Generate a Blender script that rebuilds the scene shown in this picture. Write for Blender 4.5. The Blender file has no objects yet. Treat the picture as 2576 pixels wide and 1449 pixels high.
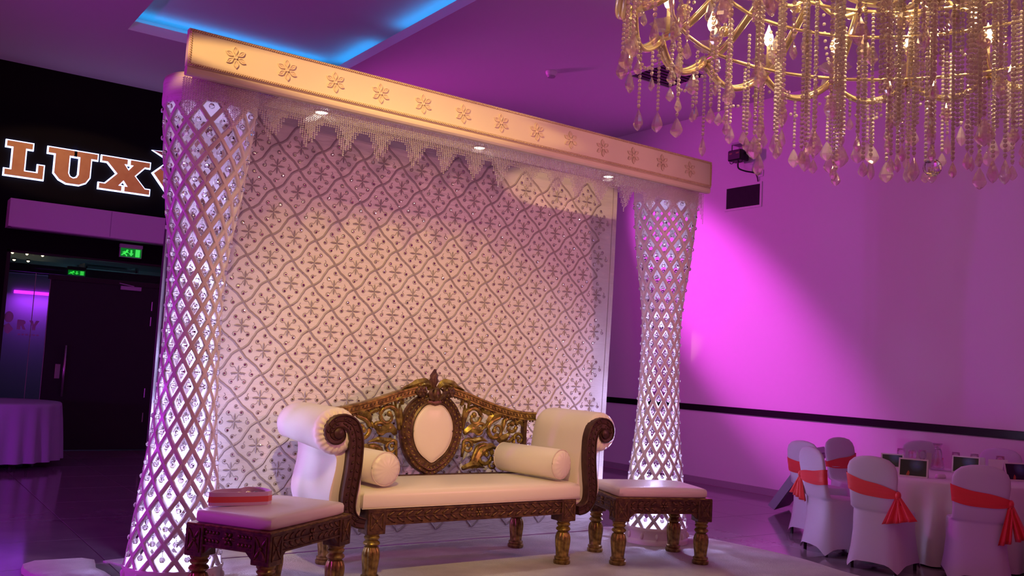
import bpy, math, random
from mathutils import Vector, Matrix
PI = math.pi
rnd = random.Random(7)
S = bpy.context.scene
COL = S.collection

# ------------------------------------------------------------------ camera
cam_d = bpy.data.cameras.new('camera')
cam = bpy.data.objects.new('camera', cam_d)
COL.objects.link(cam)
cam_d.sensor_width = 36.0
cam_d.lens = 2316.0 / 2576.0 * 36.0
cam_d.clip_start = 0.05
CR = Vector((0.81311, -0.57978, 0.05192))          # camera right
CF = Vector((0.57549, 0.81333, 0.08624))           # camera forward
CR = (CR - CF.normalized() * CR.dot(CF.normalized())).normalized()
CF = CF.normalized()
CU = CR.cross(CF).normalized()
cam.matrix_world = Matrix(((CR.x, CU.x, -CF.x, 0), (CR.y, CU.y, -CF.y, 0), (CR.z, CU.z, -CF.z, 1.45), (0, 0, 0, 1)))
S.camera = cam

# ------------------------------------------------------------------ world, exposure, big lights
S.view_settings.view_transform = 'Standard'
S.view_settings.look = 'None'
S.view_settings.gamma = 1.0
S.view_settings.use_curve_mapping = False
S.view_settings.exposure = 0.0
w = bpy.data.worlds.new('world'); S.world = w; w.use_nodes = True
w.node_tree.nodes['Background'].inputs[0].default_value = (0.78, 0.03, 0.42, 1)
w.node_tree.nodes['Background'].inputs[1].default_value = 0.25
cy = S.cycles
cy.max_bounces = 7; cy.diffuse_bounces = 3; cy.glossy_bounces = 3; cy.transmission_bounces = 5; cy.transparent_max_bounces = 8
cy.caustics_reflective = False; cy.caustics_refractive = False
cy.sample_clamp_indirect = 4.0

def light(name, kind, loc, energy, color, target=None, **kw):
    d = bpy.data.lights.new(name, kind); d.energy = energy; d.color = color
    for k, v in kw.items(): setattr(d, k, v)
    o = bpy.data.objects.new(name, d); COL.objects.link(o); o.location = loc
    if target is not None:
        o.rotation_euler = (Vector(target) - Vector(loc)).to_track_quat('-Z', 'Y').to_euler()
    return o
MAG = (1.0, 0.06, 0.84)
# magenta flood at the left of the room, washing across the stage and the entrance wall
light('magenta_flood_left', 'SPOT', (-2.6, 6.9, 1.15), 400, (0.50, 0.035, 0.80), (2.2, 8.2, 1.5), spot_size=1.85, spot_blend=0.5, shadow_soft_size=0.12)
# magenta flood raking down the right-hand wall from behind the stage
o = light('magenta_flood_wall', 'SPOT', (4.5, 12.8, 5.1), 2500, (1.0, 0.075, 0.98), (9.65, 8.7, 2.5), spot_size=0.72, spot_blend=0.9, shadow_soft_size=0.08)
def shape(o, roll, sy):                             # barn-doored beam: rolled about its axis and flattened
    o.rotation_euler = (o.rotation_euler.to_matrix() @ Matrix.Rotation(math.radians(roll), 3, 'Z')).to_euler(); o.scale = (1.0, sy, 1.0)
shape(o, -42, 0.42)
light('magenta_wall_fill', 'SPOT', (4.2, 13.2, 4.4), 700, (1.0, 0.05, 0.78), (9.65, 5.0, 2.6), spot_size=1.25, spot_blend=1.0, shadow_soft_size=0.2)  # added wide fill that lifts the magenta over the whole right wall
# yellow stage spots on the ceiling in front of the stage
o = light('yellow_beam_spot', 'SPOT', (-0.9, 1.9, 5.03), 1250, (1.0, 0.58, 0.19), (2.57, 5.48, 3.222), spot_size=0.46, spot_blend=0.35, shadow_soft_size=0.03)
shape(o, 17.6, 0.105)
o = light('yellow_strip_spot', 'SPOT', (-0.9, 1.9, 5.03), 1500, (1.0, 0.62, 0.26), (3.80, 5.48, 3.485), spot_size=0.135, spot_blend=0.5, shadow_soft_size=0.03)
shape(o, 20, 0.42)
light('yellow_sofa_spot', 'SPOT', (0.6, 0.9, 5.03), 860, (1.0, 0.74, 0.17), (3.40, 5.9, 1.5), spot_size=0.54, spot_blend=0.8, shadow_soft_size=0.04)
light('salmon_fill_right', 'SPOT', (6.9, 0.3, 2.5), 380, (1.0, 0.34, 0.40), (3.6, 6.0, 2.1), spot_size=0.86, spot_blend=0.7, shadow_soft_size=0.08)  # added off-frame fill for the salmon wash on the stage
light('salmon_fill_left', 'SPOT', (-0.4, -0.6, 2.4), 270, (1.0, 0.34, 0.42), (4.2, 6.0, 2.0), spot_size=0.66, spot_blend=0.7, shadow_soft_size=0.08)  # second added salmon fill, placed so the chandelier casts no shadows
o = light('sign_fill', 'SPOT', (2.2, 9.6, 5.1), 190, (1.0, 0.62, 0.24), (2.3, 13.9, 3.93), spot_size=0.66, spot_blend=0.4, shadow_soft_size=0.05); o.scale = (1.0, 0.36, 1.0)  # added fill light to brighten the copper letters

# ------------------------------------------------------------------ mesh helpers
class MB:
    def __init__(self): self.v = []; self.f = []; self.m = []
    def add(self, vs, fs, mi=0):
        o = len(self.v); self.v.extend(vs)
        for f in fs: self.f.append(tuple(i + o for i in f)); self.m.append(mi)
    def box(self, x0, y0, z0, x1, y1, z1, mi=0, ch=0.0):
        if ch <= 0:
            vs = [(x0,y0,z0),(x1,y0,z0),(x1,y1,z0),(x0,y1,z0),(x0,y0,z1),(x1,y0,z1),(x1,y1,z1),(x0,y1,z1)]
            self.add(vs, [(0,3,2,1),(4,5,6,7),(0,1,5,4),(1,2,6,5),(2,3,7,6),(3,0,4,7)], mi)
        else:
            c = ch; vs = []; fs = []
            rings = [(z0, c), (z0 + c, 0), (z1 - c, 0), (z1, c)]
            for z, i in rings:
                for (a, b) in ((x0+i+c*(i==0), y0+i), (x1-i-c*(i==0), y0+i), (x1-i, y0+i+c*(i==0)), (x1-i, y1-i-c*(i==0)),
                               (x1-i-c*(i==0), y1-i), (x0+i+c*(i==0), y1-i), (x0+i, y1-i-c*(i==0)), (x0+i, y0+i+c*(i==0))):
                    vs.append((a, b, z))
            for r in range(3):
                for k in range(8):
                    a = r*8+k; b = r*8+(k+1) % 8; fs.append((a, b, b+8, a+8))
            fs.append(tuple(range(7, -1, -1))); fs.append(tuple(range(24, 32)))
            self.add(vs, fs, mi)
    def loft(self, rings, cap0=True, cap1=True, mi=0, closed=True):
        n = len(rings[0]); vs = [p for r in rings for p in r]; fs = []
        for r in range(len(rings)-1):
            for k in range(n if closed else n-1):
                a = r*n+k; b = r*n+(k+1) % n; fs.append((a, b, b+n, a+n))
        if cap0: fs.append(tuple(range(n-1, -1, -1)))
        if cap1: fs.append(tuple(range((len(rings)-1)*n, len(rings)*n)))
        self.add(vs, fs, mi)
    def lathe(self, prof, n=24, c=(0,0,0), cap0=True, cap1=True, mi=0, mod=None):
        rings = []
        for (r, z) in prof:
            ring = []
            for k in range(n):
                a = 2*PI*k/n; rr = r if mod is None else mod(r, z, a)
                ring.append((c[0]+rr*math.cos(a), c[1]+rr*math.sin(a), c[2]+z))
            rings.append(ring)
        self.loft(rings, cap0, cap1, mi)
    def tube(self, pts, rad, n=6, mi=0, caps=True, flat=1.0, up=(0,0,1)):
        P = [Vector(p) for p in pts]; m = len(P); rings = []
        R = rad if hasattr(rad, '__len__') else [rad]*m
        u = Vector(up)
        for i in range(m):
            t = (P[min(i+1, m-1)] - P[max(i-1, 0)])
            if t.length < 1e-9: t = Vector((0,0,1))
            t.normalize()
            s = t.cross(u)
            if s.length < 1e-4: s = t.cross(Vector((1,0,0)))
            s.normalize(); q = s.cross(t).normalized(); u2 = q
            rings.append([tuple(P[i] + s*R[i]*math.cos(2*PI*k/n) + q*R[i]*flat*math.sin(2*PI*k/n)) for k in range(n)])
        self.loft(rings, caps, caps, mi)
    def poly(self, pts, y0, y1, mi=0):        # (x,z) outline extruded along y
        n = len(pts); vs = [(x, y0, z) for x, z in pts] + [(x, y1, z) for x, z in pts]
        fs = [tuple(range(n)), tuple(range(2*n-1, n-1, -1))] + [(k, k+n, (k+1) % n+n, (k+1) % n) for k in range(n)]
        self.add(vs, fs, mi)
    def ell(self, c, r, n=6, m=4, mi=0, rot=None):
        vs = []; fs = []
        c = Vector(c)
        def T(p):
            p = Vector(p)
            if rot is not None: p = rot @ p
            return tuple(c + p)
        vs.append(T((0, 0, -r[2])))
        for j in range(1, m):
            ph = -PI/2 + PI*j/m
            for k in range(n):
                a = 2*PI*k/n
                vs.append(T((r[0]*math.cos(ph)*math.cos(a), r[1]*math.cos(ph)*math.sin(a), r[2]*math.sin(ph))))
        vs.append(T((0, 0, r[2])))
        for k in range(n): fs.append((0, 1+(k+1) % n, 1+k))
        for j in range(m-2):
            for k in range(n):
                a = 1+j*n+k; b = 1+j*n+(k+1) % n; fs.append((a, b, b+n, a+n))
        t = 1+(m-1)*n
        for k in range(n): fs.append((t, t-n+k, t-n+(k+1) % n))
        self.add(vs, fs, mi)
    def octa(self, c, r, h=None):
        x, y, z = c; h = h or r
        self.add([(x+r,y,z),(x,y+r,z),(x-r,y,z),(x,y-r,z),(x,y,z+h),(x,y,z-h)],
                 [(0,1,4),(1,2,4),(2,3,4),(3,0,4),(1,0,5),(2,1,5),(3,2,5),(0,3,5)])
    def mesh(self, name, mats, smooth=False, auto=None):
        me = bpy.data.meshes.new(name); me.from_pydata(self.v, [], self.f)
        for x in (mats if isinstance(mats, (list, tuple)) else [mats]): me.materials.append(x)
        if any(self.m): me.polygons.foreach_set('material_index', self.m)
        if smooth or auto:
            me.polygons.foreach_set('use_smooth', [True]*len(me.polygons))
            if auto: me.set_sharp_from_angle(angle=math.radians(auto))
        me.update(); return me
    def build(self, name, mats, parent=None, smooth=False, auto=None, loc=None, rot=None):
        return inst(name, self.mesh(name, mats, smooth, auto), parent, loc, rot)

def inst(name, me, parent=None, loc=None, rot=None, scale=None):
    o = bpy.data.objects.new(name, me); COL.objects.link(o)
    if parent is not None: o.parent = parent
    if loc is not None: o.location = loc
    if rot is not None: o.rotation_euler = rot
    if scale is not None: o.scale = scale
    return o
def tag(o, label=None, cat=None, group=None, kind=None):
    if label: o['label'] = label
    if cat: o['category'] = cat
    if group: o['group'] = group
    if kind: o['kind'] = kind
    return o
def thing(name, label, cat, loc=(0,0,0), rz=0.0, group=None):
    o = bpy.data.objects.new(name, None); COL.objects.link(o); o.location = loc; o.rotation_euler = (0,0,rz)
    o.empty_display_size = 0.1
    return tag(o, label, cat, group)
def struct(o): o['kind'] = 'structure'; return o
def stuff(o, label=None): o['kind'] = 'stuff'; return tag(o, label)
def copy_tree(o, parent=None):
    c = o.copy(); COL.objects.link(c)
    if parent is not None: c.parent = parent
    for ch in list(o.children): copy_tree(ch, c)
    return c
def bez(p0, p1, p2, p3, n=10):
    out = []
    for i in range(n+1):
        t = i/n; a = (1-t)**3; b = 3*(1-t)**2*t; c = 3*(1-t)*t*t; d = t**3
        out.append(tuple(a*x+b*y+c*z+d*q for x, y, z, q in zip(p0, p1, p2, p3)))
    return out
def crom(pts, n=6, closed=False):          # Catmull-Rom through points
    P = [Vector(p) for p in pts]; out = []; m = len(P)
    for i in range(m if closed else m-1):
        p0 = P[(i-1) % m] if (closed or i > 0) else P[0]; p1 = P[i]; p2 = P[(i+1) % m]
        p3 = P[(i+2) % m] if (closed or i < m-2) else P[-1]
        for k in range(n):
            t = k/n
            out.append(0.5*((2*p1)+(p2-p0)*t+(2*p0-5*p1+4*p2-p3)*t*t+(3*p1-p0-3*p2+p3)*t**3))
    if not closed: out.append(P[-1])
    return [tuple(p) for p in out]

# ------------------------------------------------------------------ materials
def mat(name, color, rough=0.5, metal=0.0, trans=0.0, ior=1.45, sheen=0.0, emit=None, estr=0.0, spec=0.5, coat=0.0,
        noise=None, bump=None):
    m = bpy.data.materials.new(name); m.use_nodes = True; nt = m.node_tree; b = nt.nodes['Principled BSDF']
    b.inputs['Base Color'].default_value = (*color, 1); b.inputs['Roughness'].default_value = rough
    b.inputs['Metallic'].default_value = metal; b.inputs['Transmission Weight'].default_value = trans
    b.inputs['IOR'].default_value = ior; b.inputs['Sheen Weight'].default_value = sheen
    b.inputs['Specular IOR Level'].default_value = spec; b.inputs['Coat Weight'].default_value = coat
    if emit: b.inputs['Emission Color'].default_value = (*emit, 1); b.inputs['Emission Strength'].default_value = estr
    if noise or bump:
        tc = nt.nodes.new('ShaderNodeTexCoord')
    if noise:                              # (scale, color2, lo, hi)
        sc, c2, lo, hi = noise
        n = nt.nodes.new('ShaderNodeTexNoise'); n.inputs['Scale'].default_value = sc; n.inputs['Detail'].default_value = 4
        r = nt.nodes.new('ShaderNodeValToRGB'); r.color_ramp.elements[0].position = lo; r.color_ramp.elements[1].position = hi
        r.color_ramp.elements[0].color = (*color, 1); r.color_ramp.elements[1].color = (*c2, 1)
        nt.links.new(tc.outputs['Object'], n.inputs['Vector']); nt.links.new(n.outputs['Fac'], r.inputs['Fac'])
        nt.links.new(r.outputs['Color'], b.inputs['Base Color'])
    if bump:                               # (scale xyz, strength, distance)
        scl, st, dist = bump
        mp = nt.nodes.new('ShaderNodeMapping'); mp.inputs['Scale'].default_value = scl
        n = nt.nodes.new('ShaderNodeTexNoise'); n.inputs['Scale'].default_value = 1.0; n.inputs['Detail'].default_value = 3
        bp = nt.nodes.new('ShaderNodeBump'); bp.inputs['Strength'].default_value = st; bp.inputs['Distance'].default_value = dist
        nt.links.new(tc.outputs['Object'], mp.inputs['Vector']); nt.links.new(mp.outputs['Vector'], n.inputs['Vector'])
        nt.links.new(n.outputs['Fac'], bp.inputs['Height']); nt.links.new(bp.outputs['Normal'], b.inputs['Normal'])
    return m
M = {}
M['paint'] = mat('wall_paint', (0.80, 0.78, 0.80), 0.6, bump=((60,60,60), 0.05, 0.002))
M['ceil'] = mat('ceiling_paint', (0.78, 0.76, 0.78), 0.75)
M['blackwall'] = mat('black_wall_paint', (0.0025, 0.002, 0.003), 0.7, spec=0.15)
M['rail'] = mat('black_rail', (0.004, 0.004, 0.006), 0.35)
M['skirt'] = mat('skirting_tile', (0.42, 0.36, 0.40), 0.25)
M['satin'] = mat('satin_backdrop', (0.80, 0.74, 0.74), 0.33, sheen=0.3, bump=((7, 7, 42), 0.5, 0.02))
M['cord'] = mat('silver_embroidery_cord', (0.44, 0.37, 0.37), 0.45, metal=0.15, bump=((220,220,220), 0.6, 0.004))
M['cord2'] = mat('silver_scroll_thread', (0.45, 0.38, 0.38), 0.4, metal=0.15)
M['mirror'] = mat('mirror_sequin', (0.82, 0.80, 0.80), 0.08, metal=1.0)
M['beam'] = mat('cream_beam_cloth', (0.82, 0.74, 0.60), 0.42, bump=((9,9,9), 0.05, 0.01))
M['rope'] = mat('gold_rope', (0.78, 0.62, 0.42), 0.35, metal=0.25)
M['flower'] = mat('cream_plaster_flower', (0.80, 0.68, 0.54), 0.35)
M['soffit'] = mat('white_soffit_cloth', (0.8, 0.8, 0.82), 0.5)
M['lamp'] = mat('downlight_lens', (1, 1, 1), 0.3, emit=(1.0, 0.93, 0.78), estr=14)
M['chrome'] = mat('chrome_trim', (0.75, 0.75, 0.77), 0.15, metal=1.0)
M['pillar'] = mat('white_fibreglass', (0.84, 0.78, 0.76), 0.35, coat=0.2)
M['wrap'] = mat('white_pillar_cloth', (0.82, 0.74, 0.72), 0.55, bump=((4,4,40), 0.5, 0.02))
M['crystal'] = mat('cut_crystal', (1, 1, 1), 0.02, trans=1.0, ior=1.5)
M['bead'] = mat('clear_acrylic_bead', (1.0, 0.97, 0.98), 0.06, trans=0.25, ior=1.5, spec=0.9)
M['leather'] = mat('cream_leatherette', (0.84, 0.77, 0.70), 0.34, bump=((90,90,90), 0.06, 0.002))
M['pipe'] = mat('cream_piping', (0.70, 0.60, 0.55), 0.4)
M['wood'] = mat('gilt_carved_wood', (0.065, 0.028, 0.020), 0.38, metal=0.3, noise=(30, (0.20, 0.105, 0.042), 0.40, 0.80), bump=((70,70,70), 0.25, 0.004))
M['darkwood'] = mat('dark_carved_wood', (0.050, 0.017, 0.016), 0.42, metal=0.15, noise=(30, (0.095, 0.038, 0.026), 0.45, 0.85), bump=((70,70,70), 0.25, 0.004))
M['relief'] = mat('worn_gilt_relief', (0.105, 0.050, 0.030), 0.36, metal=0.35, noise=(40, (0.30, 0.17, 0.06), 0.45, 0.80))
M['gold'] = mat('rubbed_gold_leaf', (0.125, 0.075, 0.022), 0.32, metal=0.55, noise=(26, (0.50, 0.36, 0.095), 0.35, 0.75), bump=((60,60,60), 0.2, 0.003))
M['carpet'] = mat('white_carpet', (0.66, 0.62, 0.62), 0.95, noise=(5, (0.56, 0.52, 0.53), 0.35, 0.7), bump=((120,120,120), 0.7, 0.01))
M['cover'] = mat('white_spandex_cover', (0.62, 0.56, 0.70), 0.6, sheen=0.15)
M['sash'] = mat('coral_red_satin_sash', (0.80, 0.045, 0.05), 0.42, sheen=0.3, bump=((3,3,40), 0.4, 0.01))
M['sidecloth'] = mat('dimmed_tablecloth', (0.46, 0.46, 0.62), 0.7)  # white cloth with the dimmer light by the entrance put into its colour
M['cloth'] = mat('white_tablecloth', (0.80, 0.76, 0.78), 0.7)
M['gilt'] = mat('chandelier_gold_glass', (1.0, 0.86, 0.50), 0.2, metal=0.7)
M['prism'] = mat('chandelier_crystal', (1.0, 0.93, 0.84), 0.04, trans=0.72, ior=1.5)
M['prismbead'] = mat('chandelier_bead', (1.0, 0.92, 0.80), 0.05, trans=0.5, ior=1.5)
def see_through(m, fac, tint=(1, 1, 1)):       # thin-walled clear crystal: part of the light passes straight through
    nt = m.node_tree; b = nt.nodes['Principled BSDF']; o = nt.nodes['Material Output']
    t = nt.nodes.new('ShaderNodeBsdfTransparent'); t.inputs[0].default_value = (*tint, 1)
    x = nt.nodes.new('ShaderNodeMixShader'); x.inputs[0].default_value = fac
    nt.links.new(b.outputs[0], x.inputs[1]); nt.links.new(t.outputs[0], x.inputs[2]); nt.links.new(x.outputs[0], o.inputs['Surface'])
see_through(M['prism'], 0.58, (1.0, 0.93, 0.86)); see_through(M['bead'], 0.35, (1, .97, .97)); see_through(M['prismbead'], 0.18, (1.0, 0.93, 0.86))
M['bulb'] = mat('flame_bulb', (1, 0.9, 0.7), 0.3, emit=(1.0, 0.70, 0.34), estr=15)
M['sleeve'] = mat('ivory_candle_sleeve', (0.9, 0.78, 0.5), 0.4)
M['glass'] = mat('clear_glass', (0.95, 0.95, 0.97), 0.02, trans=1.0, ior=1.45)
see_through(M['glass'], 0.45)
M['black'] = mat('black_plastic', (0.01, 0.01, 0.012), 0.4)
M['grey'] = mat('grey_plastic', (0.45, 0.43, 0.47), 0.45)
M['steel'] = mat('brushed_steel', (0.5, 0.5, 0.52), 0.3, metal=0.9)
M['white'] = mat('white_plastic', (0.8, 0.8, 0.8), 0.4)

# ------------------------------------------------------------------ structure
WX, WY, ZC = 9.65, 13.9, 5.213
M['tile'] = mat('polished_floor_tile', (0.22, 0.19, 0.22), 0.10, spec=0.6, noise=(3, (0.27, 0.23, 0.26), 0.35, 0.7))
M['grout'] = mat('floor_grout', (0.07, 0.06, 0.07), 0.7)
b = MB(); b.box(-3, -2, -0.08, WX, WY + 3.2, -0.012)
floor = struct(b.build('floor', M['grout']))
b = MB(); b.box(-0.4475, -0.4475, -0.012, 0.4475, 0.4475, 0.0, ch=0.0018); tile_me = b.mesh('tile', M['tile'])
for i in range(14):
    for j in range(16):
        x = -2.52 + 0.9*i; y = -0.05 + 0.9*j
        if x < 0.3 and y < 8: continue
        inst('tile', tile_me, floor, (x, y, 0))
b = MB()                                            # ceiling slab with the coffer opening
RX0, RX1, RY0, RY1 = 2.30, 4.905, 2.6, 11.42
b.box(-3, -2, ZC, RX0, WY, ZC + 0.12); b.box(RX1, -2, ZC, WX, WY, ZC + 0.12)
b.box(RX0, -2, ZC, RX1, RY0, ZC + 0.12); b.box(RX0, RY1, ZC, RX1, WY, ZC + 0.12)
ceiling = struct(b.build('ceiling', M['ceil']))
b = MB()                                            # raised coffer above the opening, with the trough round it
T = 0.30
b.box(RX0 - T, RY0 - T, ZC + 0.26, RX1 + T, RY1 + T, ZC + 0.42)
b.box(RX0 - T - .05, RY0 - T, ZC + 0.12, RX0 - T, RY1 + T, ZC + 0.42); b.box(RX1 + T, RY0 - T, ZC + 0.12, RX1 + T + .05, RY1 + T, ZC + 0.42)
b.box(RX0 - T, RY0 - T - .05, ZC + 0.12, RX1 + T, RY0 - T, ZC + 0.42); b.box(RX0 - T, RY1 + T, ZC + 0.12, RX1 + T, RY1 + T + .05, ZC + 0.42)
b.build('coffer', M['ceil'], ceiling)
M['ledblue'] = mat('blue_led_strip', (0.1, 0.3, 1), 0.4, emit=(0.0, 0.42, 1.0), estr=4.6)
for (x0, y0, x1, y1) in ((RX0 + .05, RY1 + .10, RX1 - .05, RY1 + .13), (RX1 + .10, 4.2, RX1 + .13, 9.7), (RX1 + .10, 10.35, RX1 + .13, RY1 + .05), (RX0 - .13, 4.2, RX0 - .10, 11.0)):
    b = MB(); b.box(x0, y0, ZC + 0.121, x1, y1, ZC + 0.15); b.build('led_strip', M['ledblue'], ceiling)

b = MB(); b.box(WX, -2, 0, WX + 0.15, WY, ZC)
wall_r = struct(b.build('wall_right', M['paint']))
b = MB(); b.box(WX - 0.022, -2, 0.992, WX, WY - .002, 1.079, ch=0.004); struct(b.build('trim_1', M['rail']))
b = MB(); b.box(WX - 0.014, -2, 0.0, WX, WY - .002, 0.09, ch=0.003); struct(b.build('baseboard_right', M['skirt']))
DX0, DX1, DZ = 1.55, 3.62, 2.68                     # opening to the foyer
b = MB()
b.box(-3, WY, 0, DX0, WY + .2, ZC); b.box(DX1, WY, 0, WX, WY + .2, ZC); b.box(DX0, WY, DZ, DX1, WY + .2, ZC)
struct(b.build('wall_back', M['blackwall']))

# foyer behind the glazed entrance
M['foyerwall'] = mat('foyer_wall', (0.35, 0.3, 0.4), 0.6)
M['foyerceil'] = mat('foyer_ceiling', (0.30, 0.42, 0.46), 0.6)
b = MB(); b.box(-0.5, 16.9, 0, 6, 17.0, 3.2); b.box(-0.55, 14.1, 0, -0.5, 17, 3.2); b.box(6, 14.1, 0, 6.05, 17, 3.2)
struct(b.build('wall_foyer', M['foyerwall']))
b = MB(); b.box(-0.5, 14.1, 3.0, 6, 16.9, 3.1); b.box(-0.5, 14.55, 2.42, 6, 14.75, 2.56); b.box(-0.5, 15.4, 2.52, 6, 15.7, 2.68)
b.box(-0.5, 16.2, 2.74, 6, 16.6, 2.86)
struct(b.build('ceiling_foyer', M['foyerceil']))
b = MB(); b.box(2.72, 14.9, 2.60, 3.45, 14.96, 2.64); b.box(2.72, 15.32, 2.66, 3.45, 15.38, 2.70)
for k in range(5): b.box(2.80, 14.98 + .07*k, 2.612 + .009*k, 3.38, 15.03 + .07*k, 2.626 + .009*k)
b.box(2.70, 14.9, 2.60, 2.74, 15.38, 2.68); b.box(3.43, 14.9, 2.60, 3.47, 15.38, 2.68)
tag(b.build('ceiling_grille', mat('foyer_grille', (0.30, 0.40, 0.42), 0.4)), 'dim slatted ceiling grille seen through the glass over the black door', 'grille')
light('foyer_light', 'POINT', (3.0, 14.9, 1.9), 5, (0.35, 0.75, 0.85), shadow_soft_size=0.3)
M['reflmag'] = mat('magenta_reflection', (0.6, 0.1, 1), 0.4, emit=(0.55, 0.02, 1.0), estr=3.0)  # added glow standing in for a magenta reflection in the glass
b = MB(); b.box(2.04, 16.86, 2.24, 2.75, 16.898, 2.29); tag(b.build('reflection_strip', M['reflmag']), 'added magenta strip behind the glass panel imitating a reflection in it', 'light')
light('reflection_fill', 'AREA', (2.4, 16.7, 2.22), 7, (0.45, 0.05, 1.0), (2.4, 16.9, 1.0), shape='RECTANGLE', size=0.7, size_y=0.05)  # added lamp for the purple patch mirrored in the side panel
for k, (x, z, y) in enumerate(((1.86, 2.82, 16.0), (2.06, 2.82, 16.0), (2.28, 2.82, 16.0), (1.75, 2.62, 14.8), (1.93, 2.62, 14.8))):  # added lamps standing in for chandelier bulbs mirrored in the glass
    t = thing('downlight', ('left','middle','right','left','right')[k] + (' lamp of the upper row of three' if k < 3 else ' lamp of the lower pair') + ' of added warm lamps imitating bulb reflections in the glass', 'lamp', (x, y, z), group='added reflection lamps')
    b = MB(); b.lathe([(0.0, 0.02), (0.03, 0.02), (0.03, 0.0)], 10); b.build('housing', M['chrome'], t)
    b = MB(); b.ell((0, 0, 0), (.02, .02, .02), 8, 5); b.build('lens', M['bulb'], t, smooth=True)

# entrance: frame, glass side panel, transom, black door
M['frame'] = mat('dark_door_frame', (0.012, 0.010, 0.012), 0.35)
M['door'] = mat('black_door_leaf', (0.008, 0.008, 0.011), 0.45)
M['pane'] = mat('tinted_glass', (0.75, 0.75, 0.8), 0.02, trans=1.0, ior=1.2)
d1 = MB(); d1.box(DX0, WY + .02, 0, DX0 + .05, WY + .1, DZ); d1.box(DX1 - .05, WY + .02, 0, DX1, WY + .1, DZ)
d1.box(DX0, WY + .02, DZ - .03, DX1, WY + .1, DZ); d1.box(2.09, WY + .02, 2.33, DX1, WY + .1, 2.40)
door = struct(d1.build('door_1', M['frame']))
b = MB(); b.box(2.12, WY + .035, 0.01, DX1 - .05, WY + .085, 2.33, ch=.003); leaf = b.build('door_leaf', M['door'], door)
b = MB(); b.tube([(2.375, WY - .03, 0.74), (2.375, WY - .03, 1.44)], .016, 8); b.tube([(2.375, WY + .04, 0.85), (2.375, WY - .03, 0.85)], .01, 6); b.tube([(2.375, WY + .04, 1.33), (2.375, WY - .03, 1.33)], .01, 6)
b.build('handle', M['steel'], leaf, smooth=True)
b = MB(); b.box(2.27, WY + .02, 0.98, 2.335, WY + .035, 1.18, ch=.003); b.build('lock_plate', M['steel'], leaf)
b = MB(); b.box(3.02, WY - .005, 2.27, 3.30, WY + .035, 2.325, ch=.004); b.tube([(3.2, WY + .01, 2.33), (3.0, WY + .02, 2.36)], .008, 6); b.build('door_closer', M['grey'], leaf)
for z in (2.0, 1.78, 0.75, 0.4):
    b = MB(); b.tube([(3.47, WY + .03, z), (3.47, WY + .03, z + .13)], .008, 8); b.build('hinge', M['steel'], leaf)
b = MB(); b.box(DX0 + .05, WY + .055, 0, 1.93, WY + .065, 2.40); b.build('pane', M['pane'], door)
b = MB(); b.box(1.935, WY + .055, 0, 2.115, WY + .065, 2.40); b.build('pane', M['pane'], door)
b = MB(); b.box(DX0 + .05, WY + .055, 2.405, DX1 - .05, WY + .065, DZ - .03); b.build('pane', M['pane'], door)
for x in (1.931, 2.117):
    b = MB(); b.box(x - .004, WY + .05, 0, x + .004, WY + .07, 2.40); b.build('glass_edge', M['chrome'], door)

# ------------------------------------------------------------------ sign on the black wall
M['signface'] = mat('brushed_copper_sign_face', (0.70, 0.34, 0.13), 0.45, metal=0.1, noise=(9, (0.78, 0.42, 0.17), 0.3, 0.7))
M['halo'] = mat('white_sign_edge_light', (0.6, 0.7, 1), 0.4, emit=(0.42, 0.50, 1.0), estr=3.2)
def offset_poly(pts, d):
    n = len(pts); out = []
    ar = sum(pts[i][0]*pts[(i+1) % n][1]-pts[(i+1) % n][0]*pts[i][1] for i in range(n))
    sg = 1 if ar > 0 else -1
    for i in range(n):
        p0 = Vector(pts[i-1]); p1 = Vector(pts[i]); p2 = Vector(pts[(i+1) % n])
        a = (p1-p0).normalized(); c = (p2-p1).normalized()
        na = Vector((a.y, -a.x))*sg; nc = Vector((c.y, -c.x))*sg
        q = (na+nc); q = q/max(0.35, q.dot(na)) if q.length > 1e-6 else na
        out.append((p1.x+q.x*d, p1.y+q.y*d))
    return out
Lp = [(0,1),(0.62,1),(0.62,.84),(.46,.84),(.46,.16),(.80,.16),(.80,.40),(.93,.40),(.93,0),(0,0),(0,.16),(.16,.16),(.16,.84),(0,.84)]
Up = [(0,1),(.62,1),(.62,.84),(.46,.84),(.46,.30),(.50,.20),(.58,.16),(.66,.20),(.70,.30),(.70,.84),(.56,.84),(.56,1),(1.08,1),(1.08,.84),(.94,.84),(.94,.26),(.86,.09),(.72,0),(.44,0),(.28,.09),(.16,.26),(.16,.84),(0,.84)]
Xp = [(0,1),(.62,1),(.62,.85),(.54,.85),(.66,.66),(.78,.85),(.70,.85),(.70,1),(1.18,1),(1.18,.85),(1.06,.85),(.82,.52),(1.10,.15),(1.22,.15),(1.22,0),(.60,0),(.60,.15),(.68,.15),(.56,.34),(.44,.15),(.52,.15),(.52,0),(-.02,0),(-.02,.15),(.12,.15),(.40,.52),(.14,.85),(0,.85)]
sg = thing('wall_sign', 'copper sign letters with white halo light, high on the black wall left of the pillar', 'sign', (1.42, WY, 3.67))
SC = 0.46
for nm, P, x0 in (('letter_l', Lp, 0.0), ('letter_u', [(x*1.16, z) for x, z in Up], 0.505), ('letter_x', [(x*1.10, z) for x, z in Xp], 1.19)):
    pts = [(x0 + x*SC*1.08, z*SC) for x, z in P]
    b = MB(); b.poly([(x, z) for x, z in pts], -.06, -.035)
    f = b.build(nm, M['signface'], sg)
    b = MB(); b.poly(offset_poly(pts, .018), -.034, -.004); b.build('halo_edge', M['halo'], f)
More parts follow.
